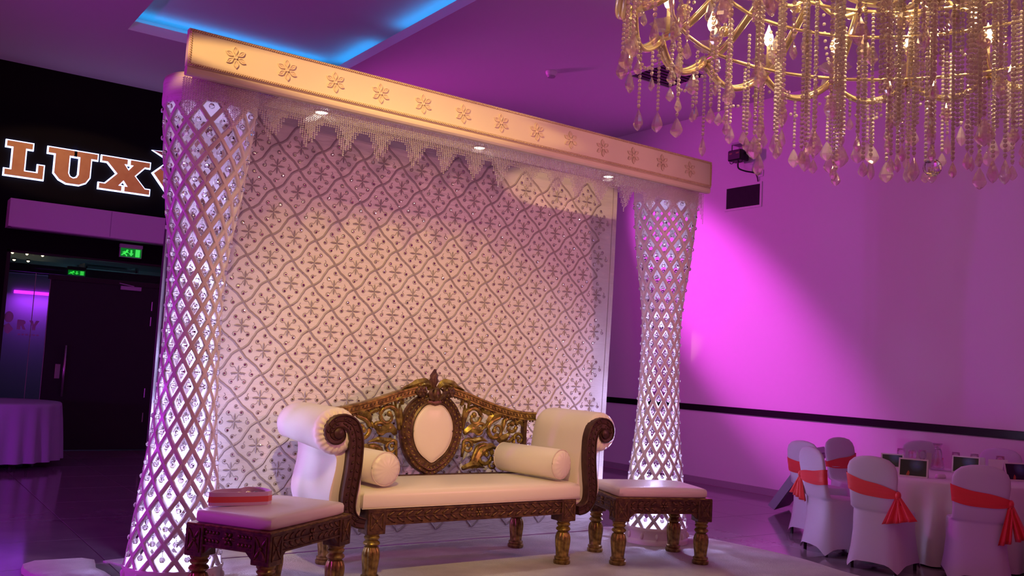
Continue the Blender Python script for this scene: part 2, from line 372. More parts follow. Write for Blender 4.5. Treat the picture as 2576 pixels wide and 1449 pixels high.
# the cut-gem emblem after the X, half hidden by the pillar
em = [(1.93, .30), (2.16, .66), (2.16, .84), (2.30, .66), (2.60, .66), (2.78, .30), (2.35, -.20)]
em = [(1.90, .33), (2.13, .55), (1.87, .66), (2.13, .66), (2.35, 1.05), (2.57, .66), (2.83, .66), (2.57, .55), (2.80, .33), (2.35, -.22)]
b = MB(); b.poly(em, -.06, -.035); f = b.build('gem_emblem', M['signface'], sg)
b = MB(); b.poly(offset_poly(em, .022), -.034, -.004); b.build('halo_edge', M['halo'], f)
b = MB(); hole = [(2.07, .33), (2.22, .48), (2.35, .33), (2.22, .05)]; b.poly(offset_poly(hole, .02), -.0615, -.0605); f2 = b.build('facet_edge', M['halo'], f)
b = MB(); b.poly(hole, -.0645, -.0618); b.build('facet', M['blackwall'], f)

# air curtain over the entrance
t = thing('air_curtain', 'long pink-lit white air curtain box above the entrance doors', 'air curtain', (1.50, WY, 2.96))
b = MB(); b.poly([(0, 0.0), (0, .37), (2.5, .37), (2.5, 0.0)], -.30, 0.0); b.build('casing', M['white'], t)
b = MB(); b.box(.04, -.28, -.012, 2.46, -.10, 0.0); b.build('outlet_grille', M['grey'], t)
for x in (1.25, 2.48):
    b = MB(); b.box(x - .004, -.303, .01, x + .004, -.30, .36); b.build('seam', M['grey'], t)

# emergency exit signs (running man, arrow, door)
M['exitbg'] = mat('exit_sign_green', (0.0, 0.2, 0.03), 0.4, emit=(0.0, 0.16, 0.012), estr=0.9)
M['exitfg'] = mat('exit_sign_glyph', (0.1, 1, 0.2), 0.4, emit=(0.06, 1.0, 0.10), estr=0.75)
def exit_sign(name, label, loc, W, H):
    t = thing(name, label, 'exit sign', loc)
    b = MB(); b.box(-W/2, -.05, 0, W/2, .0, H, ch=.004); b.box(-W/2 - .005, -.06, H, W/2 + .005, .005, H + .05, ch=.004); b.build('housing', M['grey'], t)
    b = MB(); b.box(-W*.47, -.053, H*.06, W*.47, -.0505, H*.94); b.build('panel', M['exitbg'], t)
    b = MB()
    def q(pts): b.poly([(x*W, z*H) for x, z in pts], -.057, -.0535)
    q([(.20, .12), (.40, .12), (.40, .88), (.20, .88)])                                     # door
    q([(-.03, .80), (.05, .80), (.05, .45), (.12, .45), (.01, .15), (-.10, .45), (-.03, .45)])   # arrow
    q([(-.36, .40), (-.22, .66), (-.14, .60), (-.28, .34)]); q([(-.24, .66), (-.20, .80), (-.13, .80), (-.13, .66)])   # running figure
    q([(-.28, .40), (-.18, .30), (-.16, .12), (-.21, .12), (-.24, .26), (-.32, .34)]); q([(-.36, .40), (-.30, .34), (-.40, .18), (-.44, .24)])
    q([(-.22, .64), (-.10, .50), (-.12, .44), (-.24, .56)]); q([(-.30, .64), (-.40, .50), (-.36, .46), (-.26, .58)])
    b.build('pictogram', M['exitfg'], t)
    return t
exit_sign('exit_sign', 'lit green running man exit sign over the black door', (3.10, WY - .01, 2.73), .30, .14)
exit_sign('exit_sign', 'smaller green exit sign seen inside the foyer through the glass', (2.52, 14.50, 2.45), .24, .075)

# grey lettering and rounded shape on the glass side panel
M['glassmark'] = mat('grey_glass_mark', (0.45, 0.40, 0.5), 0.7)
Rp = [(0,1),(.55,1),(.72,.9),(.78,.75),(.72,.58),(.6,.5),(.85,0),(.55,0),(.38,.42),(.34,.42),(.34,0),(0,0)]
Yp = [(0,1),(.34,1),(.5,.62),(.66,1),(1,1),(.66,.42),(.66,0),(.34,0),(.34,.42)]
b = MB()
for P, x0 in ((Rp, 1.76), (Yp, 1.90)):
    b.poly([(x0 + x*.13, 1.62 + z*.13) for x, z in P], WY + .0505, WY + .053)
for k in range(6): b.box(1.78 + k*.045, WY + .0505, 1.545, 1.81 + k*.045, WY + .053, 1.565)
b.build('glass_letters', M['glassmark'], door)
b = MB(); b.poly([(1.655 + .055*math.cos(a*PI/8), 1.78 + .075*math.sin(a*PI/8)) for a in range(16)], WY + .0505, WY + .053)
b.poly([(1.60, 1.66), (1.66, 1.70), (1.72, 1.62), (1.66, 1.55), (1.62, 1.58)], WY + .0505, WY + .053)
b.build('glass_shape', M['glassmark'], door)

# ceiling fittings
t = thing('smoke_detector', 'small white smoke detector alone on the purple ceiling', 'smoke detector', (6.87, 9.09, ZC))
b = MB(); b.lathe([(.075, -.002), (.075, -.025), (.062, -.055), (.055, -.06)], 20); b.build('body', M['white'], t, auto=35)
b = MB(); b.lathe([(.052, -.061), (.045, -.078), (.0, -.08)], 16); b.build('sensor_cap', M['grey'], t, auto=35)
t = thing('ceiling_cassette', 'dark square air vent in the ceiling behind the chandelier', 'air vent', (8.0, 8.15, ZC))
b = MB()
for s in ((-.42,-.42,.42,-.34), (-.42,.34,.42,.42), (-.42,-.34,-.34,.34), (.34,-.34,.42,.34)): b.box(s[0], s[1], -.02, s[2], s[3], -.001)
b.build('frame', M['ceil'], t)
b = MB(); b.box(-.34, -.34, -.006, .34, .34, -.001); b.build('core', M['black'], t)
for k in range(8):
    b = MB(); b.box(-.33, -.31 + .082*k, -.016, .33, -.285 + .082*k, -.008); b.build('slat', mat('vent_slat', (.08,.04,.07), .5) if k == 0 else bpy.data.materials['vent_slat'], t)

# things on the right-hand wall
t = thing('wall_vent', 'dark rectangular grille set into the right wall under the floodlight', 'air vent', (WX, 8.31, 3.785))
b = MB()
for (y0, z0, y1, z1) in ((-.32, -.03, .32, 0), (-.32, .285, .32, .315), (-.32, 0, -.29, .285), (.29, 0, .32, .285)): b.box(-.012, y0, z0, 0, y1, z1)
b.build('frame', M['paint'], t)
b = MB(); b.box(-.004, -.29, 0, 0, .29, .285); b.build('mesh_backing', mat('vent_mesh', (0.035, 0.02, 0.035), 0.7), t)
b = MB()
for k in range(40): b.box(-.008, -.287 + .0145*k, .003, -.004, -.281 + .0145*k, .282)
stuff(b.build('louvre', bpy.data.materials['vent_mesh'], t))
t = thing('floodlight', 'black floodlight on a bracket high on the right wall, lead hanging', 'floodlight', (WX, 8.28, 4.46))
b = MB(); b.box(-.17, -.12, .165, 0, .12, .195, ch=.004); b.box(-.165, -.125, .04, -.145, -.115, .17); b.box(-.165, .115, .04, -.145, .125, .17); b.box(-.02, -.12, .06, 0, .12, .165); b.build('bracket', M['grey'], t)
b = MB(); b.box(-.25, -.115, -.075, -.07, .115, .07, ch=.015); b.build('lamp_body', M['black'], t)
for s in (-1, 1):
    b = MB(); b.tube([(-.155, s*.115, .02), (-.155, s*.14, .02)], .018, 8); b.build('knob', M['black'], t)
    b = MB(); b.tube([(-.2, s*.075 + .035*math.cos(a*PI/6), -.075 - .03*math.sin(a*PI/6)) for a in range(7)], .005, 5); b.build('cable_loop', M['black'], t)
im_ = mat('amber_indicator', (.25, .16, .04), .4)
for y0 in (-.085, .03): b = MB(); b.box(-.252, y0, .01, -.249, y0 + .05, .03); b.build('indicator', im_, t)
b = MB(); b.tube(crom([(-.16, .0, -.07), (-.14, .01, -.16), (-.08, -.05, -.20), (-.04, -.16, -.23), (-.025, -.22, -.25)], 6), .011, 6); b.build('lead', M['black'], t)
b = MB(); b.tube(crom([(-.03, -.19, -.235), (-.02, -.215, -.30), (-.014, -.225, -.36)], 5), .008, 6); b.build('lead', M['black'], t)
t = thing('wall_socket', 'small white socket and black plug on the right wall by the vent', 'socket', (WX, 8.02, 4.21))
b = MB(); b.box(-.012, -.045, -.045, 0, .045, .045, ch=.003); b.build('plate', M['white'], t)
b = MB(); b.box(-.045, .0, -.02, -.012, .04, .02, ch=.006); b.build('plug', M['black'], t)

# ------------------------------------------------------------------ carpet
pts = crom([(1.52, 2.2), (6.30, 2.2), (6.37, 3.2), (6.40, 4.3), (6.52, 4.95), (6.44, 5.82), (6.28, 6.22), (5.9, 6.62), (4, 6.78), (1.64, 6.78), (1.54, 6.4), (1.50, 4.5)], 5, closed=False)
pts = [p for p in [(a, c) for a, c in [(q[0], q[1]) for q in crom([(x, y, 0) for x, y in [(1.52, 2.2), (3.6, 2.16), (6.30, 2.2), (6.37, 3.2), (6.40, 4.3), (6.52, 4.95), (6.44, 5.82), (6.28, 6.22), (5.9, 6.62), (4, 6.78), (1.70, 6.78), (1.60, 6.4), (1.50, 4.5)]], 6, closed=True)]]]
b = MB(); n = len(pts)
b.loft([[(x, y, 0.0) for x, y in pts], [(x, y, .010) for x, y in pts], [(3.9 + (x-3.9)*.994, 4.5 + (y-4.5)*.994, .013) for x, y in pts]])
tag(b.build('carpet', M['carpet']), 'large white carpet under the sofa and pillars', 'carpet')
b = MB()
rings = []
for i in range(13):
    y = 5.2 + 1.50*i/12
    prof = [(1.02 + .03*math.sin(i), 0.001), (1.03 + .03*math.sin(i), .035), (1.08, .052), (1.2, .05), (1.36, .048), (1.42 + .02*math.sin(i*1.7), .03), (1.43 + .02*math.sin(i*1.7), .001)]
    rings.append([(x, y, z) for x, z in prof])
b.loft(rings)
tag(b.build('carpet_roll', M['carpet'], auto=50), 'folded white carpet end on the dark floor left of the left pillar', 'carpet')

# ------------------------------------------------------------------ backdrop
BX0, BX1, BY, BZ = 1.70, 5.72, 6.50, 3.24
bd = thing('backdrop', 'white satin backdrop with silver trellis embroidery and mirror sequins behind the sofa', 'backdrop', (0, 0, 0))
def bx(x, z): return x + (0.055 if x > 5 else 0.055*(x-1.7)/3.3)*(z/3.24)*.8       # right hem leans very slightly
def fold(x, z): return BY + .012*math.sin(x*1.9 + .6) + .006*math.sin(z*2.3 + x) + (.012*math.sin(x*9)*max(0, .5-z))
b = MB(); nx, nz = 64, 44; rows = []
for j in range(nz+1):
    z = .020 + (BZ-.020)*j/nz
    rows.append([(bx(BX0 + (BX1-BX0)*i/nx, z), fold(BX0 + (BX1-BX0)*i/nx, z), z) for i in range(nx+1)])
b.loft(rows, False, False, closed=False)
b.build('satin_panel', M['satin'], bd, smooth=True)
b = MB(); b.box(BX0 - .02, BY + .03, 0.018, BX0 + .03, BY + .08, BZ); b.box(BX1 - .06, BY + .03, 0.018, BX1 - .01, BY + .08, BZ); b.box(BX0, BY + .03, BZ - .05, BX1, BY + .08, BZ)
b.build('support_frame', M['steel'], bd)
b = MB()                                             # stitched hem down the right edge
b.tube([(bx(BX1 - .055, z) , fold(BX1, z) - .002, z) for z in [.02 + 3.2*k/30 for k in range(31)]], .0035, 4); b.build('hem_stitch', M['cord2'], bd)
def ridge(mb, pts, wd, h):
    n = len(pts); vs = []; fs = []
    for i, (x, z) in enumerate(pts):
        x0, z0 = pts[max(0, i-1)]; x1, z1 = pts[min(n-1, i+1)]
        dx, dz = x1-x0, z1-z0; L = math.hypot(dx, dz) or 1; nx_, nz_ = -dz/L*wd, dx/L*wd
        y = fold(x, z)
        vs += [(bx(x-nx_, z), y - .001, z-nz_), (bx(x, z), y - .001 - h, z), (bx(x+nx_, z), y - .001, z+nz_)]
    for i in range(n-1):
        a = 3*i; fs += [(a, a+3, a+4, a+1), (a+1, a+4, a+5, a+2)]
    mb.add(vs, fs)
CW, CH = 0.345, 0.170
tre = MB(); scr = MB(); seq = MB()
def inb(x, z): return BX0 + .02 < x < BX1 - .05 and .03 < z < BZ - .02
def sequin(x, z, r):
    if not inb(x, z): return
    tx, tz = rnd.gauss(0, .10), rnd.gauss(0, .10); y = fold(x, z) - .006
    vs = [(bx(x, z), y - .001, z)]
    for k in range(7):
        a = 2*PI*k/7; dx, dz = r*math.cos(a), r*math.sin(a)
        vs.append((bx(x, z) + dx, y + dx*tx + dz*tz, z + dz))
    seq.add(vs, [(0, 1+k, 1+(k+1) % 7) for k in range(7)])
for j in range(-1, 20):
    z0 = -.05 + CH*j
    for i in range(-1, 13):
        x0 = BX0 + .02 + CW*i + (CW/2 if j % 2 else 0)          # (x0,z0) a trellis node; next diamond centre is half a cell right
        for sx in (1, -1):                                    # two wavy cords going up from the node
            x1 = x0 + sx*CW/2; z1 = z0 + CH; P = []
            for k in range(11):
                t = k/10; wob = (.012 if sx > 0 else -.006)*math.sin(2*PI*t)
                P.append((x0 + (x1-x0)*t + sx*wob*.5 + .002*math.sin(k*2.4), z0 + CH*t - wob))
            if all(inb(*p) for p in P):
                ridge(tre, P, .0095, .006)
                for k in range(3):
                    if rnd.random() < .35: sequin(*P[1 + k*4], .0042)
        cx_, cz_ = x0 + CW/2, z0
        if not (inb(cx_ - .13, cz_ - .13) and inb(cx_ + .13, cz_ + .13)): continue
        for (ux, uz) in ((0, 1), (1, 0), (0, -1), (-1, 0)):    # cross flower of four petals
            P = [(cx_ + ux*(.004 + .052*t), cz_ + uz*(.004 + .052*t)) for t in (0, .25, .5, .75, 1)]
            n = len(P); vs = []; fs = []
            for q, (x, z) in enumerate(P):
                wd = (.003, .0075, .0085, .006, .001)[q]; y = fold(x, z)
                vs += [(bx(x - uz*wd, z), y - .002, z + ux*wd), (bx(x, z), y - .009, z), (bx(x + uz*wd, z), y - .002, z - ux*wd)]
            for q in range(n-1): a = 3*q; fs += [(a, a+3, a+4, a+1), (a+1, a+4, a+5, a+2)]
            tre.add(vs, fs)
            for q in range(2): sequin(cx_ + ux*.02*(q+1) + rnd.uniform(-.01, .01), cz_ + uz*.02*(q+1) + rnd.uniform(-.01, .01), .003)
        def curl(ex, ez, hand, r, stem):
            P = []
            for k in range(15):
                th = k/14*PI*2.6; rr = r*(1 - .78*k/14)
                P.append((th, rr))
            a0 = math.atan2(stem[1]-ez, stem[0]-ex) - hand*.2
            S_ = [(ex + rr*math.cos(a0 + hand*th), ez + rr*math.sin(a0 + hand*th)) for th, rr in P]
            S_ = [stem, (stem[0]*.45 + S_[0][0]*.55 - hand*.10*(S_[0][1]-stem[1]), stem[1]*.45 + S_[0][1]*.55 + hand*.10*(S_[0][0]-stem[0]))] + S_
            if all(inb(*p) for p in S_): ridge(scr, S_, .0027, .004)
            sequin(ex + rnd.uniform(-.002, .002), ez, .0082)
        for sx in (1, -1):
            for sz in (1, -1):
                curl(cx_ + sx*.046, cz_ + sz*.062, sx*sz, .020, (cx_ + sx*.012, cz_ + sz*.018))
        for sx in (1, -1): curl(cx_ + sx*.098, cz_ - .006, sx, .019, (cx_ + sx*.085, cz_ + .03))
        for sz in (1, -1): curl(cx_ + .006*sz, cz_ + sz*.108, -sz, .018, (cx_ + .022, cz_ + sz*.092))
stuff(tre.build('trellis_embroidery', M['cord'], bd)); stuff(scr.build('scroll_embroidery', M['cord2'], bd)); stuff(seq.build('mirror_sequins', M['mirror'], bd))

# ------------------------------------------------------------------ canopy beam
FX0, FX1, FY = 1.447, 5.945, 5.48
beam = thing('canopy_beam', 'long cream canopy beam with raised flowers and gold rope edging across both pillars', 'beam', (0, 0, 0))
sag = lambda x: -.030*(x-FX0)/(FX1-FX0)
def bar(mb, x0, x1, y0, y1, z0, z1, ch=.003, n=12):
    rings = []
    for i in range(n+1):
        x = x0 + (x1-x0)*i/n; s = sag(x)
        rings.append([(x, y0, z0+s+ch), (x, y0+ch, z0+s), (x, y1-ch, z0+s), (x, y1, z0+s+ch), (x, y1, z1+s-ch), (x, y1-ch, z1+s), (x, y0+ch, z1+s), (x, y0, z1+s-ch)])
    mb.loft(rings)
b = MB(); bar(b, FX0, FX1, FY, FY + .05, 3.130, 3.357); b.build('front_panel', M['beam'], beam)
b = MB(); bar(b, FX0 + .004, FX1 - .004, FY + .004, FY + .065, 3.080, 3.131, .012); b.build('lower_lip', M['beam'], beam, auto=40)
b = MB(); bar(b, 2.06, 5.52, FY + .05, FY + .38, 3.094, 3.125); b.build('soffit', M['soffit'], beam)
def rope(name, p0, p1, r=.0095):
    b = MB(); p0 = Vector(p0); p1 = Vector(p1); L = (p1-p0).length; n = int(L/.0135); d = (p1-p0).normalized()
    side = d.cross(Vector((0,1,0))).normalized()
    for i in range(n):
        c = p0 + d*(L*(i+.5)/n)
        ax = (d*.75 + side*.66).normalized(); bx_ = Vector((0,1,0)); cz = ax.cross(bx_).normalized()
        R3 = Matrix((ax, bx_, cz)).transposed()
        b.ell(c, (r*1.45, r*.95, r*.55), 6, 4, rot=R3)
    return b.build(name, M['rope'], beam, smooth=True)
rope('rope_trim', (FX0 + .01, FY - .003, 3.346 + sag(FX0)), (FX1 - .01, FY - .003, 3.346 + sag(FX1)))
rope('rope_trim', (FX0 + .01, FY - .003, 3.141 + sag(FX0)), (FX1 - .01, FY - .003, 3.141 + sag(FX1)))
rope('rope_trim', (FX0 + .012, FY - .003, 3.151 + sag(FX0)), (FX0 + .012, FY - .003, 3.337 + sag(FX0)))
rope('rope_trim', (FX1 - .012, FY - .003, 3.151 + sag(FX1)), (FX1 - .012, FY - .003, 3.337 + sag(FX1)))
pm = MB()                                           # a petal: outer rim and scooped middle
for (ax, az, h, y) in ((.0155, .030, .006, .0),):
    out = [(ax*math.sin(PI*t)*(.75 + .5*t)*s, .012 + .058*t) for s in (1,) for t in [k/7 for k in range(8)]] + [(-ax*math.sin(PI*t)*(.75 + .5*t), .012 + .058*t) for t in [k/7 for k in range(6, 0, -1)]]
    n = len(out); cxp, czp = 0, .043
    lay = lambda sc, yy: [(x*sc, yy, czp + (z-czp)*sc) for x, z in out]
    pm.loft([lay(1.0, 0), lay(.96, -.009), lay(.76, -.010), lay(.55, -.004)], cap0=False)
    pm.add([(-.0025, -.004, .02), (.0025, -.004, .02), (.0018, -.010, .058), (-.0018, -.010, .058)], [(0, 1, 2, 3)])
petal_me = pm.mesh('petal', M['flower'], auto=50)
bm_ = MB(); bm_.lathe([(.014, 0), (.0135, .009), (.010, .012), (.007, .008), (.004, .0085), (0.0005, .009)], 12)
button_me = bm_.mesh('flower', M['flower'], auto=40)
for k in range(13):
    x = 1.729 + (5.672-1.729)*k/12
    f = inst('flower', button_me, beam, (x, FY - .001, 3.244 + sag(x)), (PI/2, 0, 0))
    for q in range(6):
        inst('petal', petal_me, f, (0, 0, 0), (-PI/2, 0, 0)).rotation_euler = (Matrix.Rotation(PI/3*q + .12, 3, 'Z') @ Matrix.Rotation(-PI/2, 3, 'X')).to_euler()
for x in (2.40, 3.67, 4.95):                         # three recessed downlights in the soffit
    b = MB(); b.lathe([(.058, 0), (.060, -.006), (.045, -.008), (.040, .004)], 20, cap0=False, cap1=False); d = b.build('downlight', M['chrome'], beam, auto=40, loc=(x, FY + .22, 3.093 + sag(x)))
    b = MB(); b.lathe([(.041, -.004), (.03, -.008), (.0005, -.010)], 16, cap0=False); b.build('lens', M['lamp'], d, smooth=True)
    light('downlight_beam', 'SPOT', (x, FY + .22, 3.076 + sag(x)), 14, (1.0, 0.86, 0.66), (x, FY + .35, 0), spot_size=1.6, spot_blend=0.8, shadow_soft_size=0.03)

# bead fringe: two rows of strings, stepped into points
peaks = [1.48, 1.755, 2.0, 2.245, 2.507, 2.76, 3.03, 3.28, 3.53, 3.755, 4.02, 4.275, 4.50, 4.73, 5.0, 5.27, 5.54, 5.775, 5.94]
b = MB()
for row, (yy, off) in enumerate(((FY + .072, 0.0), (FY + .094, .05))):
    x = FX0 + .012
    while x < FX1 - .006:
        d = min(abs(x - off - p) for p in peaks)
        L = .125 + .175*max(0.0, 1 - d/.075)
        if x < 1.50: L = .255
        if row == 1: L *= .85
        zt = 3.083 + sag(x); n = int(L/.0135)
        for k in range(n): b.octa((x + rnd.uniform(-.0008, .0008), yy, zt - .006 - k*.0135), .0064, .0068)
        x += .0152
fr = tag(stuff(b.build('bead_fringe', M['bead'])), 'clear acrylic bead fringe in hanging points along the canopy beam', 'bead fringe')

# ------------------------------------------------------------------ lattice pillars
PZ = [(0.11, .282), (.16, .272), (.53, .232), (.91, .190), (1.165, .175), (1.42, .165), (1.675, .1615), (1.93, .166), (2.175, .190), (2.43, .227), (2.69, .254), (2.945, .274), (3.05, .278)]
def prad(z):
    for i in range(len(PZ)-1):
        if z <= PZ[i+1][0] or i == len(PZ)-2:
            p0 = PZ[max(0, i-1)]; p1 = PZ[i]; p2 = PZ[i+1]; p3 = PZ[min(len(PZ)-1, i+2)]
            t = (z-p1[0])/(p2[0]-p1[0]); m1 = (p2[1]-p0[1])/(p2[0]-p0[0]); m2 = (p3[1]-p1[1])/(p3[0]-p1[0]); h = p2[0]-p1[0]
            return (2*t**3-3*t*t+1)*p1[1] + (t**3-2*t*t+t)*h*m1 + (-2*t**3+3*t*t)*p2[1] + (t**3-t*t)*h*m2
NH = 12; Z0, Z1 = .11, 2.99
def per(z): return .150 + .034*min(1, abs(z-1.72)/.55)         # height of one diamond
zs = [Z0]; us = [0.0]
while zs[-1] < Z1:
    zs.append(zs[-1] + .0175); us.append(us[-1] + .0175/per(zs[-1]))
strut_me = []
for h in (0,):
    for s in (1, -1):
        lat = MB(); rings = []
        for z, u in zip(zs, us):
            a = 2*PI/NH*(h + s*u); r = prad(z); dr = (prad(z+.01)-prad(z-.01))/.02
            wz = .0150 if r > .2 else .0150*(.84 + .16*(r-.157)/.043)
            # strip width measured across the strut direction
            ta = s*2*PI/NH/per(z)*r; tl = math.hypot(1, ta); ca, sa = math.cos(a), math.sin(a)
            tang = Vector((-sa, ca, 0)); nr = Vector((ca, sa, 0)); upv = Vector((0, 0, 1))
            wv = (tang*(1/tl) - upv*(ta/tl))*wz
            c = nr*r + upv*z; th = .0105
            rings.append([tuple(c - wv - nr*th), tuple(c - wv*1.0 + nr*th*.35), tuple(c - wv*.62 + nr*th), tuple(c + wv*.62 + nr*th), tuple(c + wv + nr*th*.35), tuple(c + wv - nr*th)])
        lat.loft(rings); strut_me.append(lat.mesh('lattice_strut', M['pillar'], auto=50))
base = MB(); base.lathe([(.262, .14), (.292, .14), (.296, .125), (.290, .112), (.284, .10), (.286, .045), (.296, .035), (.30, .02), (.30, .001), (.262, .001)], 40)
base_me = base.mesh('base_ring', M['pillar'], auto=40)
bo = MB(); bo.ell((0, 0, 0), (.022, .016, .028), 8, 6); boss_me = bo.mesh('boss', M['pillar'], smooth=True)
tp = MB(); tp.lathe([(.282, 2.965), (.290, 2.97), (.288, 3.01), (.292, 3.06), (.294, 3.10), (.288, 3.14), (.25, 3.145)], 48, mod=lambda r, z, a: r + .003*math.sin(a*9 + z*40) + .003*math.sin(a*4 - z*22))
tp_me = tp.mesh('cloth_band', M['wrap'], smooth=True)
cr = MB(); cr.ell((0, 0, 0), (.0178, .0178, .0178), 8, 5); crystal_me = cr.mesh('crystal_ball', M['crystal'])
for v in [1]:
    ch = MB(); ch.ell((0, 0, 0), (.0178, .0178, .0178), 8, 5)
    for k in range(3): ch.octa((0, 0, .024 + .012*k), .0045)
    crystal_me = ch.mesh('crystal_drop', M['crystal'])
cup = MB(); cup.lathe([(.0, 0), (.055, 0), (.06, .01), (.06, .06), (.05, .065)], 14, cap0=False, cap1=False); cup_me = cup.mesh('uplighter', M['black'], auto=40)
M['ledwhite'] = mat('white_led_lens', (1,1,1), .3, emit=(.85, .88, 1), estr=12)
lens = MB(); lens.lathe([(.05, .055), (.0005, .06)], 14, cap0=False); lens_me = lens.mesh('lens', M['ledwhite'])
def pillar(label, loc, e):
    t = thing('lattice_pillar', label, 'pillar', loc, group=None)
    br = inst('base_ring', base_me, t)
    for k in range(14): a = 2*PI*k/14; inst('boss', boss_me, br, (.286*math.cos(a), .286*math.sin(a), .072), (0, 0, a))
    [inst('lattice_strut', me, t, None, (0, 0, 2*PI/NH*k)) for k in range(NH) for me in strut_me]; inst('cloth_band', tp_me, t)
    for k in range(4):
        a = PI/4 + k*PI/2; u = inst('uplighter', cup_me, t, (.14*math.cos(a), .14*math.sin(a), .014)); inst('lens', lens_me, u)
    b = MB(); b.lathe([(.26, .002), (.26, .012), (.0005, .013)], 24); b.build('base_plate', M['pillar'], t)
    toc = math.atan2(-loc[1], -loc[0]); back = MB(); u = 0.0; row = 0
    # rows of holes: centre of a diamond lies half a period above every crossing
    utot = us[-1]
    while True:
        uc = .5*row + .5
        if uc > utot - .15: break
        z = next(zz for zz, q in zip(zs, us) if q >= uc); r = prad(z)
        for k in range(NH):
            # struts cross at angles 2pi/NH*(h) for integer 2u... holes sit at (k + half) for odd rows
            a = 2*PI/NH*(k + (.5 if abs((uc*2) % 2) < .01 else .0))
            da = abs((a - toc + PI) % (2*PI) - PI)
            p = (r*math.cos(a)*1.02, r*math.sin(a)*1.02, z - .008)
            if da < 1.75: inst('crystal_drop', crystal_me, t, p, (0, 0, rnd.uniform(0, 6)))
            else: back.ell(p, (.0178, .0178, .0178), 6, 4)
        row += 1
    stuff(back.build('crystal_drops', M['crystal'], t))
    c = Vector(loc)
    for z, k in ((.50, .34), (.95, .32), (1.40, .16), (1.9, .03), (2.5, .012)):  # added points up the shaft to whiten the inside; fittings sit at the base
        light('pillar_uplight_and_fill', 'POINT', c + Vector((0, 0, z)), e*k, (0.55, 0.51, 1.0), shadow_soft_size=0.05)
    light('pillar_uplight_and_fill', 'SPOT', c + Vector((0, 0, .10)), e*.4, (0.55, 0.52, 1.0), c + Vector((0, 0, 4)), spot_size=2.2, spot_blend=0.5, shadow_soft_size=0.09)
    return t
pillar('white lattice pillar left of the sofa, lit from inside and hung with crystal balls', (1.722, 5.882, .0138), 90)
pillar('white lattice pillar right of the sofa, lit from inside, behind the right stool', (5.845, 5.925, .0138), 90)

# ------------------------------------------------------------------ turned leg, carved apron, shared by sofa and stools
def leg_mesh(h):
    prof = [(.060, 0), (.064, .006), (.064, .026), (.053, .032), (.058, .038), (.058, .050), (.048, .056)]
    a0 = .060; a1 = h - .095
    for k in range(11):
        t = k/10; prof.append((.048 + .011*math.sin(PI*min(1, t*.92)**1.5) - .006*max(0, t-.86)/.14, a0 + (a1-a0)*t))
    prof += [(.036, h-.090), (.048, h-.082), (.056, h-.072), (.050, h-.060), (.038, h-.052), (.048, h-.042), (.052, h-.032), (.044, h-.022), (.052, h-.012), (.052, h)]
    b = MB()
    b.lathe(prof, 50, mod=lambda r, z, a: r*(1 - .13*max(0, math.cos(10*a))) if a0 + .005 < z < a1 - .005 else r)
    return b.mesh('leg', M['gold'], auto=35)
leg_long = leg_mesh(.325)
def leafrow(mb, x0, x1, z0, z1, y, ny, horiz=True, n=8, sl=.55, mir=False):
    # two rows of slanted carved leaflets on a face at depth y (facing -y when ny=-1)
    for k in range(n):
        t = (k+.5)/n; x = x0 + (x1-x0)*t
        for (zc, sg_) in ((z0 + (z1-z0)*.30, 1), (z0 + (z1-z0)*.70, -1)):
            ang = sg_*sl*(-1 if mir else 1)
            R3 = Matrix.Rotation(ang, 3, 'Y')
            mb.ell((x, y + ny*.001, zc), (abs(x1-x0)/n*.52, .005, (z1-z0)*.085), 6, 4, rot=R3)
def rosette(mb, x, z, y, r, ny=-1):
    for k in range(6):
        a = k*PI/3
        R3 = Matrix.Rotation(-a, 3, 'Y')
        mb.ell((x + r*.62*math.cos(a), y + ny*.001, z + r*.62*math.sin(a)), (r*.42, .006, r*.22), 6, 4, rot=R3)
    mb.ell((x, y + ny*.004, z), (r*.26, .007, r*.26), 8, 5)
def xcarve(mb, x, z, y, w, h, ny=-1):
    for sx in (1, -1):
        for sz in (1, -1):
            R3 = Matrix.Rotation(-math.atan2(sz*h, sx*w), 3, 'Y')
            mb.ell((x + sx*w*.26, y + ny*.001, z + sz*h*.26), (math.hypot(w, h)*.2, .005, .007), 6, 4, rot=R3)
    mb.ell((x, y + ny*.003, z), (.011, .008, .011), 8, 5)
    for (a, c, e, f) in ((-.46, -.5, .46, -.47), (-.46, .47, .46, .5), (-.46, -.5, -.42, .5), (.42, -.5, .46, .5)):
        mb.box(x + a*w, y + ny*.004 if ny < 0 else y, z + c*h, x + e*w, y if ny < 0 else y + ny*.004, z + f*h)

